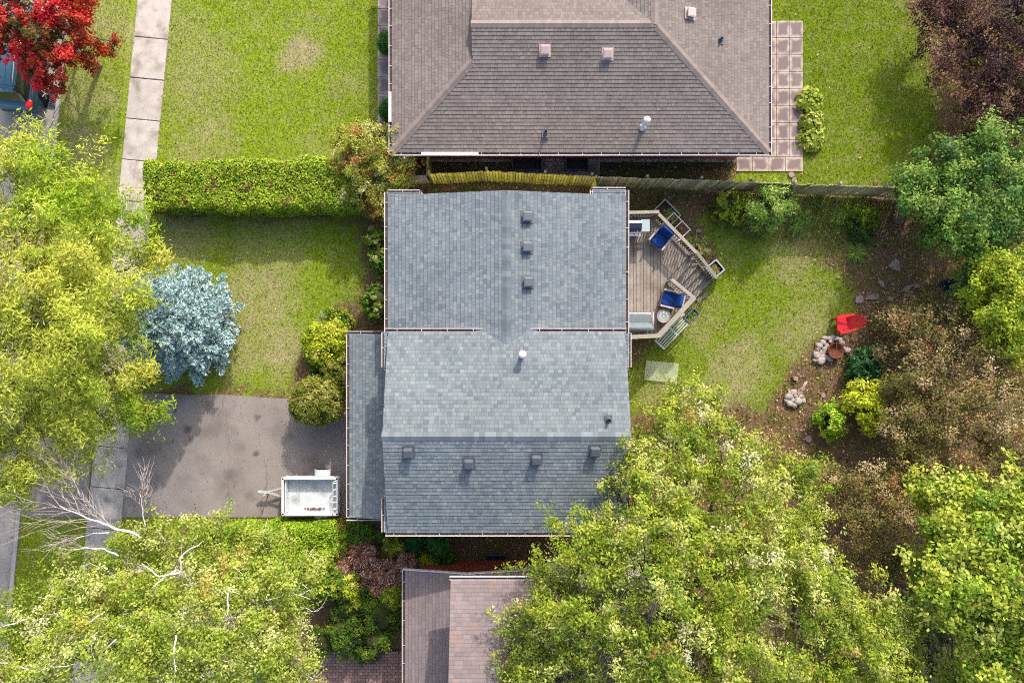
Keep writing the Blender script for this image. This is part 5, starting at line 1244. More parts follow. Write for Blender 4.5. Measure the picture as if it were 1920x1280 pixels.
bare([(330, 1190, 8.6), (326, 1220, 8.7), (328, 1262, 8.8)], .05, 5, .5, 3); bare([(428, 1110, 8.1), (428, 1140, 8.2), (424, 1160, 8.3)], .04, 5, .6, 3); bare([(60, 1258, 7.4), (30, 1246, 7.6), (0, 1242, 7.8)], .05, 6, .7, 4); bare([(196, 1146, 8), (176, 1160, 8.1), (146, 1184, 8.2)], .045, 4, .5, 3); bare([(218, 1198, 8.4), (190, 1222, 8.5)], .035, 3, .4, 2); bare([(50, 1160, 7), (20, 1170, 7.2), (-10, 1180, 7.3)], .04, 8, .8, 5); bare([(150, 930, 6.8), (140, 905, 7), (130, 885, 7.1)], .025, 12, .9, 7)

PALM = [(S(140, 176, 70, .68), 4), (S(108, 152, 60, .66), 4), (S(172, 198, 92, .7), 2.2), (S(78, 122, 56, .6), 2.4)]
TD = [Lb(1790, 935, 5.4, 52), Lb(1865, 965, 6.4, 72), Lb(1775, 1010, 6.4, 60), Lb(1880, 1060, 7.4, 85), Lb(1795, 1090, 7, 70), Lb(1905, 1165, 7.4, 85), Lb(1810, 1150, 6.2, 46), Lb(1890, 1255, 7, 80), Lb(1790, 1275, 5.2, 42), Lb(1940, 950, 6.5, 75), Lb(1960, 1080, 7.5, 90), Lb(1740, 1060, 5.6, 34), Lb(1735, 920, 4.6, 26), Lb(1950, 1260, 7, 80), Lb(1725, 1150, 5, 28)]
tree('maple_tree', 'bright green maple at the corner of the garden beyond the brown shrub', (16.6, -10.4), 4.8, .22, TD, 3900, 19, .14, .155, .09, [(S(192, 204, 70, .75), 4), (S(164, 192, 60, .72), 4), (S(210, 216, 110, .75), 2), (S(120, 158, 52, .62), 1.6)], group='green maples', hole=.2, spray=(.8, .15, 7), shell=(.5, 1.06), inside=.2)
TE = [Lb(1718, 345, 4.6, 54), Lb(1790, 315, 5.6, 62), Lb(1870, 300, 6, 62), Lb(1765, 395, 5.6, 62), Lb(1850, 385, 6.5, 72), Lb(1912, 345, 6.6, 66), Lb(1800, 455, 5, 50), Lb(1885, 455, 5.6, 52), Lb(1695, 365, 4, 30), Lb(1838, 515, 4, 34), Lb(1940, 420, 6, 60), Lb(1905, 270, 5.6, 40), Lb(1745, 440, 4.2, 30)]
tree('maple_tree', 'dense mid-green maple at the far end of the wooden fence', (18.0, 5.4), 1.8, .13, lower(TE, .46), 3700, 19, .13, .125, .07, PALM, group='green maples', hole=.26, spray=(1.0, .1, 8), shell=(.5, 1.06), inside=.2)
TF = [Lb(1848, 535, 3.6, 34), Lb(1890, 500, 4.2, 36), Lb(1880, 600, 4, 44), Lb(1915, 565, 4.6, 46), Lb(1868, 645, 3.4, 24), Lb(1908, 640, 4, 36), Lb(1950, 600, 4.4, 50), Lb(1838, 560, 3, 22)]
tree('young_tree', 'small yellow-green tree between the dense maple and the brown shrub', (19.6, 1.3), 1.6, .08, lower(TF, .8), 1900, 18, .11, .12, .06, [(S(196, 206, 64, .82), 4), (S(170, 190, 48, .8), 3), (S(130, 160, 42, .7), 1.5)], hole=.14, spray=(.7, .12, 7), shell=(.5, 1.06), inside=.2)
TG = [Lb(1770, 25, 3.6, 52), Lb(1840, 55, 4.2, 72), Lb(1905, 25, 4.6, 66), Lb(1800, 105, 3.6, 48), Lb(1880, 140, 4.2, 62), Lb(1850, 205, 3.6, 50), Lb(1905, 230, 3.8, 48), Lb(1735, 80, 2.8, 20), Lb(1865, 275, 3.2, 36), Lb(1950, 120, 4.4, 70), Lb(1820, 255, 3, 24), Lb(1745, 10, 3, 30)]
tree('plum_tree', 'dark purple-leaved plum tree at the top corner of the neighbouring lawn', (20.3, 12.4), 1.5, .1, lower(TG, .55), 3000, 19, .12, .105, .055, [(S(98, 64, 66, .6), 4), (S(74, 50, 56, .6), 3), (S(140, 92, 76, .6), 2), (S(112, 108, 52, .55), 2), (S(160, 110, 96, .6), .8)], hole=.16, spray=(.7, .12, 7), shell=(.5, 1.06), inside=.2)
TH = [Lb(1705, 620, 1.5, 46), Lb(1785, 650, 2, 70), Lb(1870, 690, 2.6, 66), Lb(1760, 725, 2.4, 74), Lb(1850, 760, 3, 84), Lb(1715, 805, 2.4, 62), Lb(1805, 830, 3, 84), Lb(1905, 790, 3.2, 80), Lb(1740, 885, 2.4, 56), Lb(1835, 900, 2.8, 74), Lb(1915, 890, 2.8, 70), Lb(1880, 700, 2.0, 40), Lb(1660, 605, .8, 30), Lb(1665, 665, 1.0, 30), Lb(1690, 740, 1.4, 40), Lb(1695, 860, 1.6, 40), Lb(1745, 580, 1.0, 36), Lb(1805, 590, 1.3, 40)]
PALH = [(S(164, 140, 90, 0.78), 4), (S(136, 122, 70, 0.76), 3.4), (S(208, 184, 140, 0.83), 2.2), (S(172, 112, 80, 0.76), .6), (S(126, 128, 56, 0.73), 4), (S(94, 92, 50, 0.68), 2)]
tree('brown_shrub', 'wide browning shrub with small dry leaves covering the back corner of the yard', (18, -3), 1.6, .12, TH, 6400, 16, .11, .095, .05, PALH, hole=.15, twigs=6, spray=(.5, .14, 6), shell=(.5, 1.06), inside=.2)
TI = [Lb(1640, 925, 2.2, 56), Lb(1605, 985, 2.6, 50), Lb(1685, 985, 2.6, 60), Lb(1645, 1050, 2.8, 52), Lb(1565, 900, 1.7, 40), Lb(1700, 1060, 2.4, 40)]
tree('brown_shrub', 'smaller browning shrub wedged between the olive leafy trees and the maple', (14.6, -7.4), 1.6, .09, TI, 1900, 18, .11, .085, .045, PALH, hole=.1, twigs=6, spray=(.5, .14, 6), shell=(.5, 1.06), inside=.2)
TJ = [Lb(20, 40, 3.4, 52), Lb(80, 35, 3.4, 50), Lb(138, 45, 3, 38), Lb(68, 105, 2.9, 38), Lb(112, 112, 2.7, 36), Lb(-10, 90, 3, 34), Lb(150, 85, 2.7, 28), Lb(193, 86, 2.3, 15), Lb(215, 80, 2.2, 8), Lb(176, 112, 2.4, 10), Lb(116, 165, 2.1, 14), Lb(76, 150, 2.3, 24), Lb(34, 168, 2.2, 9), Lb(60, -30, 3.6, 60), Lb(150, -10, 3.2, 40), Lb(165, 120, 2.3, 9)]
def tint_red(c, cc):
    f = fbm(c[:, 0] * 1.1, c[:, 1] * 1.1, 31, 3)[:, None]; px = 960 + c[:, 0] * FPX / (CAM_H - c[:, 2]); g = smst(px, 60, 210)[:, None]
    h = smst(f, .42, .5); red = np.array(S(240, 30, 60, 1.0)) * (1 - g) + np.array(S(214, 88, 44, .75)) * g; return cc * (1 - h) + red * h
tree('red_maple', 'scarlet-leaved maple standing at the kerb over the parked car', (-18.9, 13.6), 2.6, .1, TJ, 1900, 20, .075, .1, .075, [(S(120, 112, 48, .6), 3), (S(150, 130, 60, .6), 2), (S(140, 96, 46, .7), 1.5), (S(206, 54, 50, .85), 3.5)], tint=tint_red, hole=.16, spray=(.55, .08, 6), shell=(.4, 1.08), inside=.2)
TK = [Lb(700, 288, 1.9, 50), Lb(738, 292, 1.8, 38), Lb(668, 282, 1.7, 34), Lb(720, 330, 1.6, 42), Lb(688, 340, 1.5, 42), Lb(750, 322, 1.5, 26), Lb(660, 318, 1.4, 30), Lb(725, 262, 1.8, 22), Lb(700, 375, 1.0, 20)]
TK = [(l[0], l[1] * 1.15, l[2] * 1.15, l[3] * 1.1) for l in TK]
tree('reddish_bush', 'round yellow-green bush with reddish leaf tips at the end of the hedge', (-5.8, 7.4), 1.1, .06, TK, 3000, 18, .075, .085, .048, [(S(184, 186, 80, .85), 4), (S(150, 160, 54, .8), 3), (S(200, 126, 76, .8), 1.6), (S(216, 210, 140, .85), 1.8), (S(112, 128, 42, .7), 1.2)], hole=.02, spray=(.35, .08, 6), shell=(.6, 1.06), inside=.15)

# blue spruce
base = P(360, 606); sp_ = thing('blue_spruce', (base.x, base.y, 0), 'silvery blue spruce on the front lawn', 'tree')
HS = 5.6; mb = MB(); mb.tube([(base.x, base.y, -.05), (base.x, base.y, HS * .5), (base.x, base.y, HS)], [.14, .08, .02], 8); part('trunk', mb, M_BARK, sp_, True)
pp, dd, nn, cl, ll = [], [], [], [], []
z = .35; mbb = MB(); lev = 0
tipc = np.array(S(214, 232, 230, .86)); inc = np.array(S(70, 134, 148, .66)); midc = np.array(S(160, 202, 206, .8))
while z < HS - .15:
    f = 1 - z / HS; Rb = 2.45 * f ** .62 + .1; nb = max(5, int(14 * f ** .5 + 3)); a0 = random.uniform(0, 6.28)
    for k in range(nb):
        a = a0 + 2 * math.pi * k / nb + random.uniform(-.12, .12); Lr = Rb * random.uniform(.82, 1.1); d = Vector((math.cos(a), math.sin(a), 0)); sd = Vector((-d.y, d.x, 0))
        mbb.tube([(base.x, base.y, z), (base.x + d.x * Lr * .6, base.y + d.y * Lr * .6, z - .05), (base.x + d.x * Lr, base.y + d.y * Lr, z + .08)], [.025, .018, .008], 4, cap=False)
        ns = int(38 * Lr) + 8
        for q in range(ns):
            t = random.uniform(.3, 1.03) ** .8; wv = (1.06 - t) * .32 * Lr + .06; o_ = random.uniform(-wv, wv)
            p = Vector((base.x, base.y, z)) + d * (Lr * t) + sd * o_ + Vector((0, 0, .14 * t * t - .06 + random.uniform(-.05, .07)))
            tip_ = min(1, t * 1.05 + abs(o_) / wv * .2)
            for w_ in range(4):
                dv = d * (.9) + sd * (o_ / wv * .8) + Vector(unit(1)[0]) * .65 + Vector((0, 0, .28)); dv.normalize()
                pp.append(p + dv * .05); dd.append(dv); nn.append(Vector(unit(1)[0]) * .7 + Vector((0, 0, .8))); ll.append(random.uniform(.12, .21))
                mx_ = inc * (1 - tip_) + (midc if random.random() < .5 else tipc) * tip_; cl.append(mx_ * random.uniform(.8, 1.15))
    z += .24; lev += 1
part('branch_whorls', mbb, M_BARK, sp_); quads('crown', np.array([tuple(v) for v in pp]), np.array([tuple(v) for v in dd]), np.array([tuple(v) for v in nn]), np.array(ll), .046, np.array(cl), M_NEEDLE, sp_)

# ------------------------------------------------------------------ hedges and shrubs
def hedge(name, label, x0, x1, y0, y1, h, n, L, W, pal, bulge=.25):
    """clipped hedge: leaves over a rounded block with a dark solid inside"""
    cx, cy = (x0 + x1) / 2, (y0 + y1) / 2; a, b = (x1 - x0) / 2, (y1 - y0) / 2
    r = thing(name, (cx, cy, 0), label, 'hedge')
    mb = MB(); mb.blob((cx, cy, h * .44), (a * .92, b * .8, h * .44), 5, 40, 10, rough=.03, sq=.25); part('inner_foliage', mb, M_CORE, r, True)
    u = unit(n * 2); e = 5.0
    # point on a superellipsoid, sampled over a box surface for even cover
    A1, A2, A3 = 4*a*b, 2*2*a*h, 2*2*b*h; pr = np.array([A1, A2, A3]); pr = pr / pr.sum(); f = RNG.choice(3, n, p=pr); q = RNG.uniform(-1, 1, (n, 3)); sg = np.where(RNG.random(n) < .5, -1., 1.)
    q[f == 0, 2] = 1; q[f == 1, 1] = sg[f == 1]; q[f == 2, 0] = sg[f == 2]
    rx = min(1, .55 / a); w = np.array([a, b, h / 2])
    v = q * w; lim = w - .35; core = np.clip(v, -lim, lim); dl = v - core; ln = np.linalg.norm(dl, axis=1, keepdims=True) + 1e-6; nr = dl / ln
    p = core + nr * .35; wob = (fbm(p[:, 0] * 1.3 + 9, p[:, 1] * 1.3 + p[:, 2], 4, 3) - .5) * bulge + (fbm(p[:, 0] * .55 + 3, p[:, 1] * .8, 14, 2) - .5) * .34 + RNG.uniform(-.10, .05, n)
    p = p + nr * wob[:, None] + np.array([cx, cy, h / 2])
    nn_ = nr * .8 + np.array([0, 0, .35]) + RNG.normal(size=(n, 3)) * .45; nn_ /= np.linalg.norm(nn_, axis=1, keepdims=True)
    d = RNG.normal(size=(n, 3)); d -= nn_ * (d * nn_).sum(1, keepdims=True)
    g = fbm(p[:, 0] * 2.2, p[:, 1] * 2.2, 8, 3)[:, None]; col = pick(pal, n) * (.66 + .68 * g) * (1 + RNG.uniform(-.18, .18, (n, 1))); dead = smst(fbm(p[:, 0] * 1.7 + 40, p[:, 1] * 1.7, 17, 3), .66, .74)[:, None] * (RNG.random((n, 1)) < .6); col = col * (1 - dead) + np.array(S(150, 120, 70, .6)) * dead
    quads('foliage', p, d, nn_, L * RNG.uniform(.7, 1.2, n), W * RNG.uniform(.7, 1.2, n), col, M_LEAF, r); return r
hedge('clipped_hedge', 'long clipped bright green hedge between the two front lawns', -15.5, -6.35, 5.5, 7.6, 1.45, 54000, .095, .068, [(S(168, 190, 40, .78), 4), (S(140, 170, 30, .74), 4), (S(192, 204, 76, .78), 2), (S(96, 128, 26, .66), 2)], .4)
hedge('cedar_hedge', 'bright green hedge along the bottom edge of the driveway beside the trailer', -12.4, -7.0, -9.3, -7.75, 1.35, 28000, .1, .06, [(S(158, 190, 34, .78), 4), (S(130, 168, 28, .74), 4), (S(184, 200, 66, .78), 2), (S(90, 124, 26, .66), 2)], .5)

YEL = [(S(194, 204, 50, 0.78), 4), (S(166, 182, 36, 0.75), 4), (S(212, 214, 90, 0.80), 1.6), (S(124, 140, 28, 0.70), 2)]
OLV = [(S(160, 164, 66, 0.72), 4), (S(132, 142, 46, 0.70), 4), (S(184, 176, 96, 0.74), 1.6), (S(100, 110, 36, 0.66), 2)]
MID = [(S(124, 150, 44, 0.70), 4), (S(96, 128, 36, 0.67), 4), (S(150, 170, 60, 0.72), 2)]
DRK = [(S(66, 96, 34, 0.63), 4), (S(90, 124, 38, 0.63), 3), (S(120, 150, 50, 0.67), 1.6), (S(48, 72, 28, 0.57), 2)]
GRN = [(S(70, 130, 50, 0.64), 4), (S(92, 150, 52, 0.67), 3), (S(120, 170, 60, 0.67), 1.5)]
TEAL = [(S(46, 104, 56, .7), 4), (S(66, 126, 62, .7), 3), (S(100, 150, 80, .7), 1)]
shrub('rounded_shrub', 'rounded yellow-green shrub against the corner of the low front roof', [Lb(612, 645, .75, 40, .75), Lb(596, 640, .7, 26, .8), Lb(634, 640, .7, 26, .8)], 420, 34, .09, .1, .07, YEL)
shrub('globe_shrub', 'large clipped olive globe shrub beside the asphalt driveway', [Lb(597, 754, 1.1, 46, .95)], 400, 42, .08, .075, .05, OLV)
shrub('loose_shrub', 'loose olive shrub between the yellow-green shrub and the clipped globe', [Lb(622, 694, .8, 22, .9), Lb(638, 712, .8, 20, .9), Lb(630, 735, .8, 20, .9), Lb(640, 680, .7, 16, .9)], 330, 34, .09, .075, .05, OLV + [(S(96, 108, 30, .55), 4)])
shrub('small_green_shrub', 'small dark green dome shrub on the mulch next to the clipped globe', [Lb(593, 690, .4, 15, .9), Lb(600, 708, .35, 12, .9)], 150, 36, .06, .05, .025, MID + GRN)
for lab, lbs in (('big-leaved hydrangea with cream flower heads near the hedge end', [Lb(702, 455, .55, 20, .8), Lb(716, 480, .6, 22, .8), Lb(712, 500, .5, 18, .8), Lb(708, 438, .4, 12, .8)]), ('dark green hydrangea with few flower heads near the low front roof', [Lb(705, 562, .55, 22, .8), Lb(712, 582, .55, 18, .8), Lb(695, 555, .45, 14, .8)])):
    r = shrub('hydrangea', lab, lbs, 110, 12, .1, .17, .12, MID + [(S(110, 156, 40, .58), 3)], group='hydrangeas along the front wall')
    for k in range(5 if 'cream' in lab else 2):
        l = lbs[k % len(lbs)]; c = l[0] + Vector((random.uniform(-.25, .1), random.uniform(-.25, .25), l[3] * .95))
        crown(r, [(c, .08, .08, .06)], 30, 8, .03, .05, .045, [(S(206, 214, 140, .7), 3), (S(184, 200, 110, .66), 2)], name='flower_head')
shrub('leafy_perennial', 'low bright green perennial beside the striped grass tuft', [Lb(638, 592, .3, 15, .8), Lb(652, 598, .3, 13, .8), Lb(622, 585, .25, 10, .8)], 160, 22, .07, .08, .045, GRN + YEL, core=.5)
c = P(607, 600, .2); r = thing('striped_grass', (c.x, c.y, 0), 'tuft of pale striped ornamental grass at the edge of the front bed', 'plant'); blades(r, (c.x, c.y, 0), 120, .5, [S(196, 204, 130, .66), S(166, 184, 90, .6), S(214, 216, 170, .66)], w=.03)
for px, py, lab in ((728, 82, 'upright dwarf conifer on the walkway beside the taupe-roofed house, farther from the hedge'), (729, 206, 'upright dwarf conifer on the walkway beside the taupe-roofed house, nearer the hedge')):
    shrub('dwarf_conifer', lab, [Lb(px, py, .7, 17, 1.5), Lb(px + 1, py + 3, .4, 18, 1.0)], 260, 34, .06, .07, .03, GRN, cat='conifer', group='dwarf conifers by the walkway')
# below the house
def spiky(name, label, spots, group=None):
    r = thing(name, (P(*spots[0][:2]).x, P(*spots[0][:2]).y, 0), label, 'shrub', group); mb = MB(); A, D, Nn, Cc, Lg = [], [], [], [], []
    for px, py, h, rp in spots:
        c = P(px, py, h * .5); R_ = rp * (CAM_H - h) / FPX
        for k in range(int(1300 * R_)):
            v = Vector(unit(1)[0]); v.z = abs(v.z) * .9 + .1; e = c + Vector((v.x * R_, v.y * R_, v.z * h * .55)) * random.uniform(.55, 1.05)
            if k % 9 == 0: mb.tube([c, e], [.012, .004], 3, cap=False)
            grey = random.random() < .42
            for q in range(5):
                p = c.lerp(e, random.uniform(.72, 1.0)) + Vector(unit(1)[0]) * .04; A.append(tuple(p)); dv = v + Vector(unit(1)[0]) * .55; D.append(tuple(dv)); Nn.append((random.gauss(0, .5), random.gauss(0, .5), 1)); Lg.append(random.uniform(.08, .16))
                Cc.append(np.array(S(214, 194, 184, .85) if grey else random.choice([S(190, 116, 80, .8), S(164, 92, 62, .78), S(206, 150, 112, .8)])) * random.uniform(.75, 1.15))
    part('twigs', mb, M_BARK, r); quads('dry_foliage', np.array(A), np.array(D), np.array(Nn), np.array(Lg), .022, np.array(Cc), M_DRY, r); return r
spiky('dead_conifer', 'dead rust-and-grey conifer sprawling at the corner of the low front roof', [(655, 1055, 1.6, 26), (680, 1035, 1.6, 28), (695, 1060, 1.5, 24), (672, 1085, 1.4, 24), (640, 1075, 1.3, 16)])
spiky('dead_conifer', 'dead whitish conifer between the rusty one and the rose-grey roof', [(725, 1068, 1.5, 26), (740, 1085, 1.4, 20), (712, 1095, 1.4, 20), (764, 1050, 1.4, 20)])
spiky('dead_sprig', 'small rust-red dead sprig at the end of the driveway hedge', [(648, 1000, 1.2, 12), (655, 1012, 1.1, 9)])
shrub('globe_cedar', 'yellow-green globe cedar beside the rose-grey roof edge', [Lb(735, 1112, .85, 26, 1.0)], 260, 46, .06, .07, .03, YEL + MID, cat='shrub')
shrub('yew_bush', 'wide dark green yew bush above the interlock driveway', [Lb(660, 1135, .9, 40, .7), Lb(710, 1150, .9, 40, .7), Lb(650, 1185, .9, 42, .7), Lb(705, 1195, .8, 38, .7), Lb(610, 1200, .7, 28, .7), Lb(735, 1160, .7, 22, .8), Lb(680, 1215, .5, 26, .7)], 620, 34, .14, .115, .05, DRK + MID)
shrub('light_shrub', 'light green shrub with pale leaves left of the globe cedar', [Lb(645, 1095, 1.3, 28, .8), Lb(655, 1120, 1.2, 22, .8), Lb(615, 1095, 1.2, 26, .8), Lb(600, 1060, 1.3, 26, .8)], 380, 34, .12, .1, .06, YEL + MID)
shrub('leafy_bush', 'fresh green bush at the driveway end of the low front roof', [Lb(668, 1000, .9, 20, .8), Lb(680, 985, .8, 14, .8), Lb(700, 1010, .7, 14, .8)], 200, 30, .1, .09, .05, GRN + MID)
shrub('green_bush', 'vivid green bush close below the long lower gutter', [Lb(822, 1026, .7, 22, .85), Lb(812, 1012, .6, 14, .85)], 220, 34, .07, .08, .045, GRN)
shrub('green_bush', 'small dark green bush to the right of the vivid green one', [Lb(838, 1047, .45, 14, .85)], 100, 30, .06, .07, .04, DRK + GRN)
shrub('yellow_bush', 'small yellow-green bush at the brick wall corner', [Lb(812, 1056, .5, 13, .85), Lb(796, 1048, .5, 11, .85)], 130, 30, .06, .07, .04, YEL)
shrub('moss_bush', 'mossy green bush between the two dead conifers and the gutter', [Lb(735, 1023, .9, 16, .9)], 140, 34, .07, .07, .04, MID + YEL)
shrub('shade_bush', 'deep green bush in the shade under the lower gutter corner', [Lb(780, 1018, .7, 16, .9), Lb(770, 1032, .6, 12, .9)], 140, 30, .08, .08, .05, TEAL)
# back garden
shrub('flowering_shrub', 'rounded light green shrub with pale blooms by the wooden fence', [Lb(1362, 385, .6, 24, .8), Lb(1378, 402, .6, 20, .8), Lb(1352, 402, .5, 16, .8), Lb(1395, 388, .6, 18, .8)], 300, 30, .09, .09, .055, MID + YEL)
shrub('tall_shrub', 'taller feathery pale green shrub by the wooden fence', [Lb(1440, 375, 1.3, 34, .8), Lb(1420, 398, 1.1, 24, .8), Lb(1462, 385, 1.2, 24, .8), Lb(1475, 365, 1.3, 18, .8), Lb(1440, 410, .8, 24, .8)], 480, 34, .14, .11, .035, [(S(176, 200, 92, .76), 4), (S(146, 180, 72, .74), 4), (S(196, 212, 124, .78), 2), (S(96, 136, 50, .62), 1.5)], core=.5)
shrub('fern_clump', 'bright yellow-green fern-like plant near the boulder', [Lb(1625, 408, .5, 20, .6), Lb(1642, 412, .5, 14, .6), Lb(1612, 398, .5, 14, .6)], 150, 24, .1, .15, .045, YEL + MID, core=0)
shrub('dark_groundcover', 'dark green ground plant below the fern-like plant', [Lb(1615, 435, .25, 18, .6), Lb(1600, 425, .25, 14, .6)], 120, 26, .09, .07, .04, TEAL + DRK, core=.5)
for px, py, ln, lab in ((1505, 412, .62, 'arching green daylily clump next to the feathery shrub'), (1490, 425, .5, 'smaller arching daylily clump below the feathery shrub'), (1570, 408, .6, 'arching daylily clump left of the fern-like plant'), (1585, 400, .55, 'arching daylily clump touching the fern-like plant'), (1604, 474, .62, 'arching daylily clump at the tip of the lawn edge')):
    c = P(px, py); r = thing('daylily', (c.x, c.y, 0), lab, 'plant', 'daylilies in the back bed'); blades(r, (c.x, c.y, 0), 110, ln, [S(130, 164, 54, .85), S(160, 186, 76, .85), S(100, 138, 48, .8)], w=.04)
for px, py, rp, lab in ((1520, 186, 24, 'big yellow-green hosta at the patio edge, apart from the other two'), (1522, 230, 18, 'small yellow-green hosta between the two big ones on the patio edge'), (1524, 262, 22, 'big yellow-green hosta at the patio edge nearest the fence')):
    c = P(px, py, .2); r = thing('hosta', (c.x, c.y, 0), lab, 'plant', 'hostas along the patio'); R_ = rp * CAM_H / FPX
    crown(r, [(Vector((c.x, c.y, .16)), R_, R_, .22)], 150, 4, .07, .2, .14, [(S(186, 202, 66, .62), 4), (S(160, 184, 48, .6), 3), (S(204, 212, 110, .64), 1.5)], name='foliage', low=.05, upb=1.0, outb=.6)
shrub('holly_bush', 'dark glossy green bush between the fire pit and the lime shrub', [Lb(1620, 682, .5, 28, .6), Lb(1640, 700, .5, 20, .6), Lb(1605, 695, .4, 18, .6)], 260, 26, .1, .1, .06, TEAL, core=.5)
shrub('lime_shrub', 'lime yellow shrub in the leaf litter beside the brown shrub', [Lb(1620, 755, 1.0, 32, .75), Lb(1640, 775, .9, 24, .75), Lb(1610, 735, .9, 22, .75), Lb(1625, 795, .8, 22, .75), Lb(1638, 730, .8, 18, .75)], 330, 30, .14, .12, .06, [(S(204, 212, 48, .86), 4), (S(180, 194, 38, .84), 4), (S(214, 218, 84, .86), 1.5), (S(150, 166, 32, .7), 1)], core=.4)
shrub('lime_shrub', 'smaller green-lime shrub just left of the big lime one', [Lb(1556, 785, .6, 22, .75), Lb(1545, 795, .5, 14, .75), Lb(1562, 805, .5, 15, .75), Lb(1562, 768, .5, 14, .75)], 220, 28, .1, .1, .05, [(S(160, 196, 48, .84), 4), (S(130, 170, 40, .8), 3), (S(188, 208, 70, .84), 2)], core=.4)

shrub('shade_fill_shrub', 'added dark shrub standing in for deep shade between the leafy tree and bright maple', [Lb(1735, 1195, 1.2, 40, .6), Lb(1765, 1230, 1.2, 40, .6), Lb(1700, 1150, 1.0, 30, .6), Lb(1740, 1265, 1.0, 40, .6)], 420, 30, .16, .11, .06, [(S(44, 60, 28, .4), 4), (S(60, 76, 30, .42), 2), (S(90, 110, 40, .5), .8)], core=.8)  # added shrub; its near-black palette paints the deep shade of this gap
# ------------------------------------------------------------------ grass, litter, ground cover (nobody could count these)
PAVED = [[(236, 737), (545, 748), (700, 752), (700, 972), (228, 972)], [(47, 812), (176, 812), (162, 969), (33, 969)], [(258, -140), (322, -140), (187, 1400), (123, 1400)], [(1380, 40), (1505, 40), (1505, 322), (1380, 322)], [(708, -60), (1450, -60), (1450, 280), (708, 280)], [(730, 365), (1172, 365), (1172, 1000), (660, 1000), (660, 620), (730, 620)], [(1172, 395), (1225, 395), (1340, 515), (1300, 570), (1225, 632), (1172, 632)], [(700, 1040), (1400, 1040), (1400, 1400), (700, 1400)], [(560, 1225), (770, 1225), (770, 1400), (560, 1400)]]
def off_paving(x, y, margin=0):
    ok = np.ones(len(x), bool)
    for p in PAVED: ok &= sd_poly(x, y, p) < -margin
    Yw = (640 - y) * CAM_H / FPX; ok &= (x - 960) * CAM_H / FPX > curb_x(Yw) + .16
    return ok
n = 420000; gx_ = RNG.uniform(-60, 1980, n); gy_ = RNG.uniform(-60, 1340, n)
ok = off_paving(gx_, gy_); gx_, gy_ = gx_[ok], gy_[ok]; so, dr_, lu = ground_w(gx_, gy_)
ok = RNG.random(len(gx_)) > so * 1.1; gx_, gy_, so, dr_, lu = gx_[ok], gy_[ok], so[ok], dr_[ok], lu[ok]
X_ = (gx_ - 960) * CAM_H / FPX; Y_ = (640 - gy_) * CAM_H / FPX; N_ = len(X_)
Zg = (fbm(X_ * .5, Y_ * .5, 3) - .5) * .05 - .025
pat = fbm(X_ * 1.6, Y_ * 1.6, 41, 4); isdry = RNG.random(N_) < np.clip(dr_ * .8 + (pat - .5) * 1.1 + .06, .02, .92)
gcol = pick([(S(150, 168, 34, .66), 4), (S(126, 148, 24, .64), 3), (S(178, 190, 66, .66), 2.2), (S(100, 124, 16, .6), 2)], N_) * (1 - .32 * lu[:, None])
gcol[isdry] = pick([(S(196, 182, 124, .66), 3), (S(176, 156, 104, .64), 2), (S(214, 202, 156, .68), 1.4), (S(160, 158, 76, .6), 2)], int(isdry.sum()))
gcol = gcol * (.55 + .9 * fbm(X_ * 4, Y_ * 4, 44, 3))[:, None]
dg_ = RNG.normal(size=(N_, 3)) * np.array([1, 1, 0]) * .8 + np.array([0, 0, .75])
o = quads('grass', np.stack([X_, Y_, Zg], 1), dg_, RNG.normal(size=(N_, 3)), RNG.uniform(.05, .1, N_), .024, gcol, M_GRASS, tri=True)
tag(o, 'mown lawn grass, green with straw-coloured patches', 'grass', kind='stuff')

def scatter(name, n, box, pal, L, W, wfun, label, cat, z=.015, tilt=.35, m=None):
    x = RNG.uniform(box[0], box[2], n); y = RNG.uniform(box[1], box[3], n); k = RNG.random(n) < wfun(x, y); x, y = x[k], y[k]; n = len(x)
    X = (x - 960) * CAM_H / FPX; Y = (640 - y) * CAM_H / FPX; Zq = np.where(X < curb_x(Y), -.115, 0) + z + RNG.uniform(0, .03, n)
    nr = np.array([0, 0, 1.]) + RNG.normal(size=(n, 3)) * tilt; d = RNG.normal(size=(n, 3)) * np.array([1, 1, .15])
    return x, y, np.stack([X, Y, Zq], 1), d, nr, L * RNG.uniform(.6, 1.3, n), W * RNG.uniform(.6, 1.3, n), pick(pal, n) * RNG.uniform(.7, 1.2, (n, 1))
def soil_w(x, y):
    so, _, _ = ground_w(x, y); ok = off_paving(x, y); return np.where(ok, .03 + .9 * so ** 1.5, 0)
BRN = [(S(158, 122, 84, .66), 3), (S(122, 92, 64, .6), 3), (S(200, 160, 112, .64), 2), (S(214, 190, 130, .66), 1.4), (S(150, 70, 50, .6), 1.2), (S(190, 170, 70, .6), .8)]
A = [scatter('', 70000, (700, -40, 1960, 1320), BRN + [(S(226, 206, 170, .72), 1.2)], .095, .06, soil_w, '', ''), scatter('', 9000, (260, 380, 760, 800), BRN, .07, .045, soil_w, '', '')]
gold = [(S(214, 170, 70, .64), 3), (S(190, 130, 50, .6), 2), (S(224, 200, 100, .66), 1)]
def curb_w(x, y):
    d = (125 - .0957 * y) - x; return np.where((d > 0) & (d < 14), .9 * np.exp(-d / 6), np.where((d < 0) & (d > -140) & (y > 640), .10 + .3 * smst(y, 900, 980) * np.exp(d / 30), .0))
A.append(scatter('', 26000, (-20, 40, 180, 1300), gold, .07, .05, curb_w, '', ''))
A.append(scatter('', 900, (20, 700, 700, 975), gold + BRN, .055, .04, lambda x, y: np.where(sd_poly(x, y, PAVED[0]) > 0, .6, .5), '', '', z=.03))
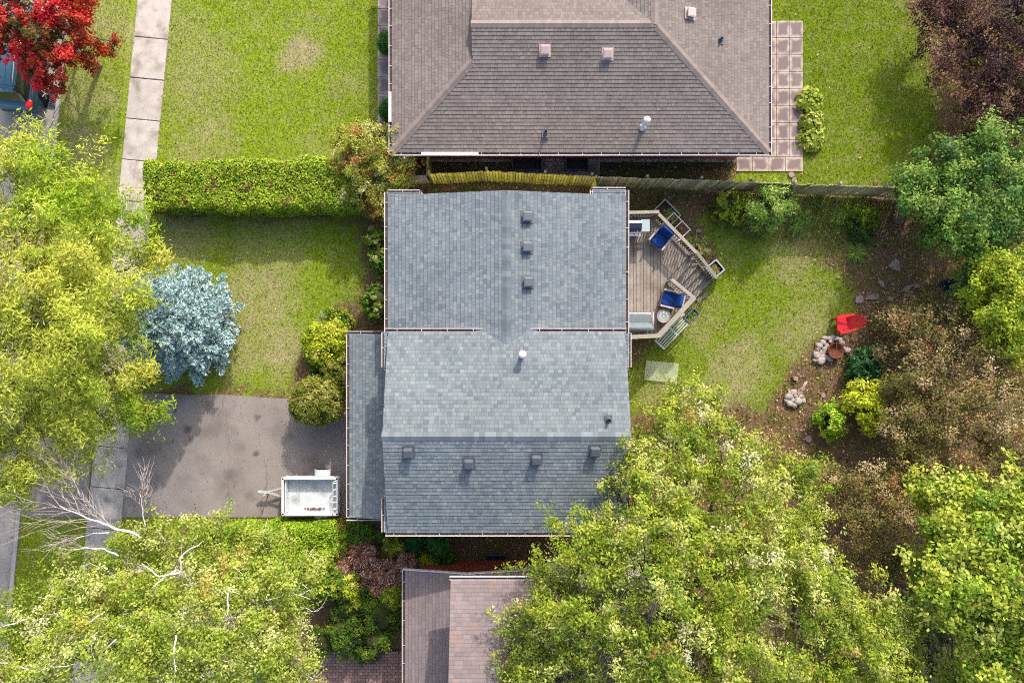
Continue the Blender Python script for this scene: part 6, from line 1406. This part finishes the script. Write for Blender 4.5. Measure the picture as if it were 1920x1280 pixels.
def edge_w(x, y):
    e1 = np.abs(x - (256.5 - .0965 * y)); e2 = np.abs(x - (323.5 - .0965 * y)); return np.where((e1 < 4) | (e2 < 3), .35, 0)
A.append(scatter('', 12000, (150, -20, 330, 1000), BRN, .05, .035, edge_w, '', '', z=.02))
A.append(scatter('', 2600, (100, -20, 1800, 780), BRN + [(S(230, 226, 214, .7), .6)], .06, .045, lambda x, y: np.where(off_paving(x, y), .3, 0), '', '', z=.06))
A.append(scatter('', 4000, (1170, 400, 1640, 800), BRN + [(S(214, 206, 150, .66), 2)], .06, .045, lambda x, y: np.where(off_paving(x, y), .4, 0), '', '', z=.06))
cat_ = [np.concatenate([a[i] for a in A]) for i in range(2, 8)]
o = quads('fallen_leaves', cat_[0], cat_[1], cat_[2], cat_[3], cat_[4], cat_[5], M_DRY); tag(o, 'brown, tan and golden fallen leaves strewn over beds, kerb and lawn', 'leaf litter', kind='stuff')
def cover_w(x, y):
    so, _, _ = ground_w(x, y); f = fbm(x / 17, y / 17, 61, 3); w = np.zeros_like(x)
    for bx in ((730, 338, 1180, 372), (1178, 350, 1350, 398), (1340, 355, 1640, 470), (1125, 304, 1372, 336), (830, 306, 965, 330), (600, 566, 725, 640), (690, 385, 725, 440), (1180, 690, 1240, 770)): w = np.maximum(w, ((x > bx[0]) & (x < bx[2]) & (y > bx[1]) & (y < bx[3])) * 1.)
    w = np.maximum(w, .32 * (x > 1250)); return np.where(so > .3, w * smst(f, .42, .56), 0)
a = scatter('', 90000, (590, 290, 1920, 980), [(S(120, 146, 46, .56), 3), (S(90, 120, 40, .54), 3), (S(160, 176, 70, .58), 1.5), (S(60, 90, 36, .5), 1.5)], .085, .055, cover_w, '', '', z=.05, tilt=.5)
o = quads('ground_cover', a[2] + np.stack([np.zeros(len(a[2])), np.zeros(len(a[2])), RNG.uniform(0, .12, len(a[2]))], 1), a[3], a[4], a[5], a[6], a[7], M_LEAF); tag(o, 'low green weeds and ivy spreading over the garden beds', 'ground cover', kind='stuff')
# dry twigs over the litter at the back
mb = MB()
for k in range(90):
    px, py = random.uniform(1640, 1900), random.uniform(545, 700); c = P(px, py, .3); a = random.uniform(-.9, .9) + (3.14 if random.random() < .5 else 0); L = random.uniform(.4, 1.3)
    mb.tube(limb_path((c.x, c.y, random.uniform(.1, .8)), (c.x + math.cos(a) * L, c.y + math.sin(a) * L, random.uniform(.2, 1.2)), 4, .07), [.012, .011, .009, .006, .003], 3, cap=False)
o = part('brushwood', mb, mat('dry_twig', S(186, 160, 146, .62), .9, .2)); tag(o, 'tangle of thin dry twigs over the leaf litter above the brown shrub', 'brushwood', kind='stuff')
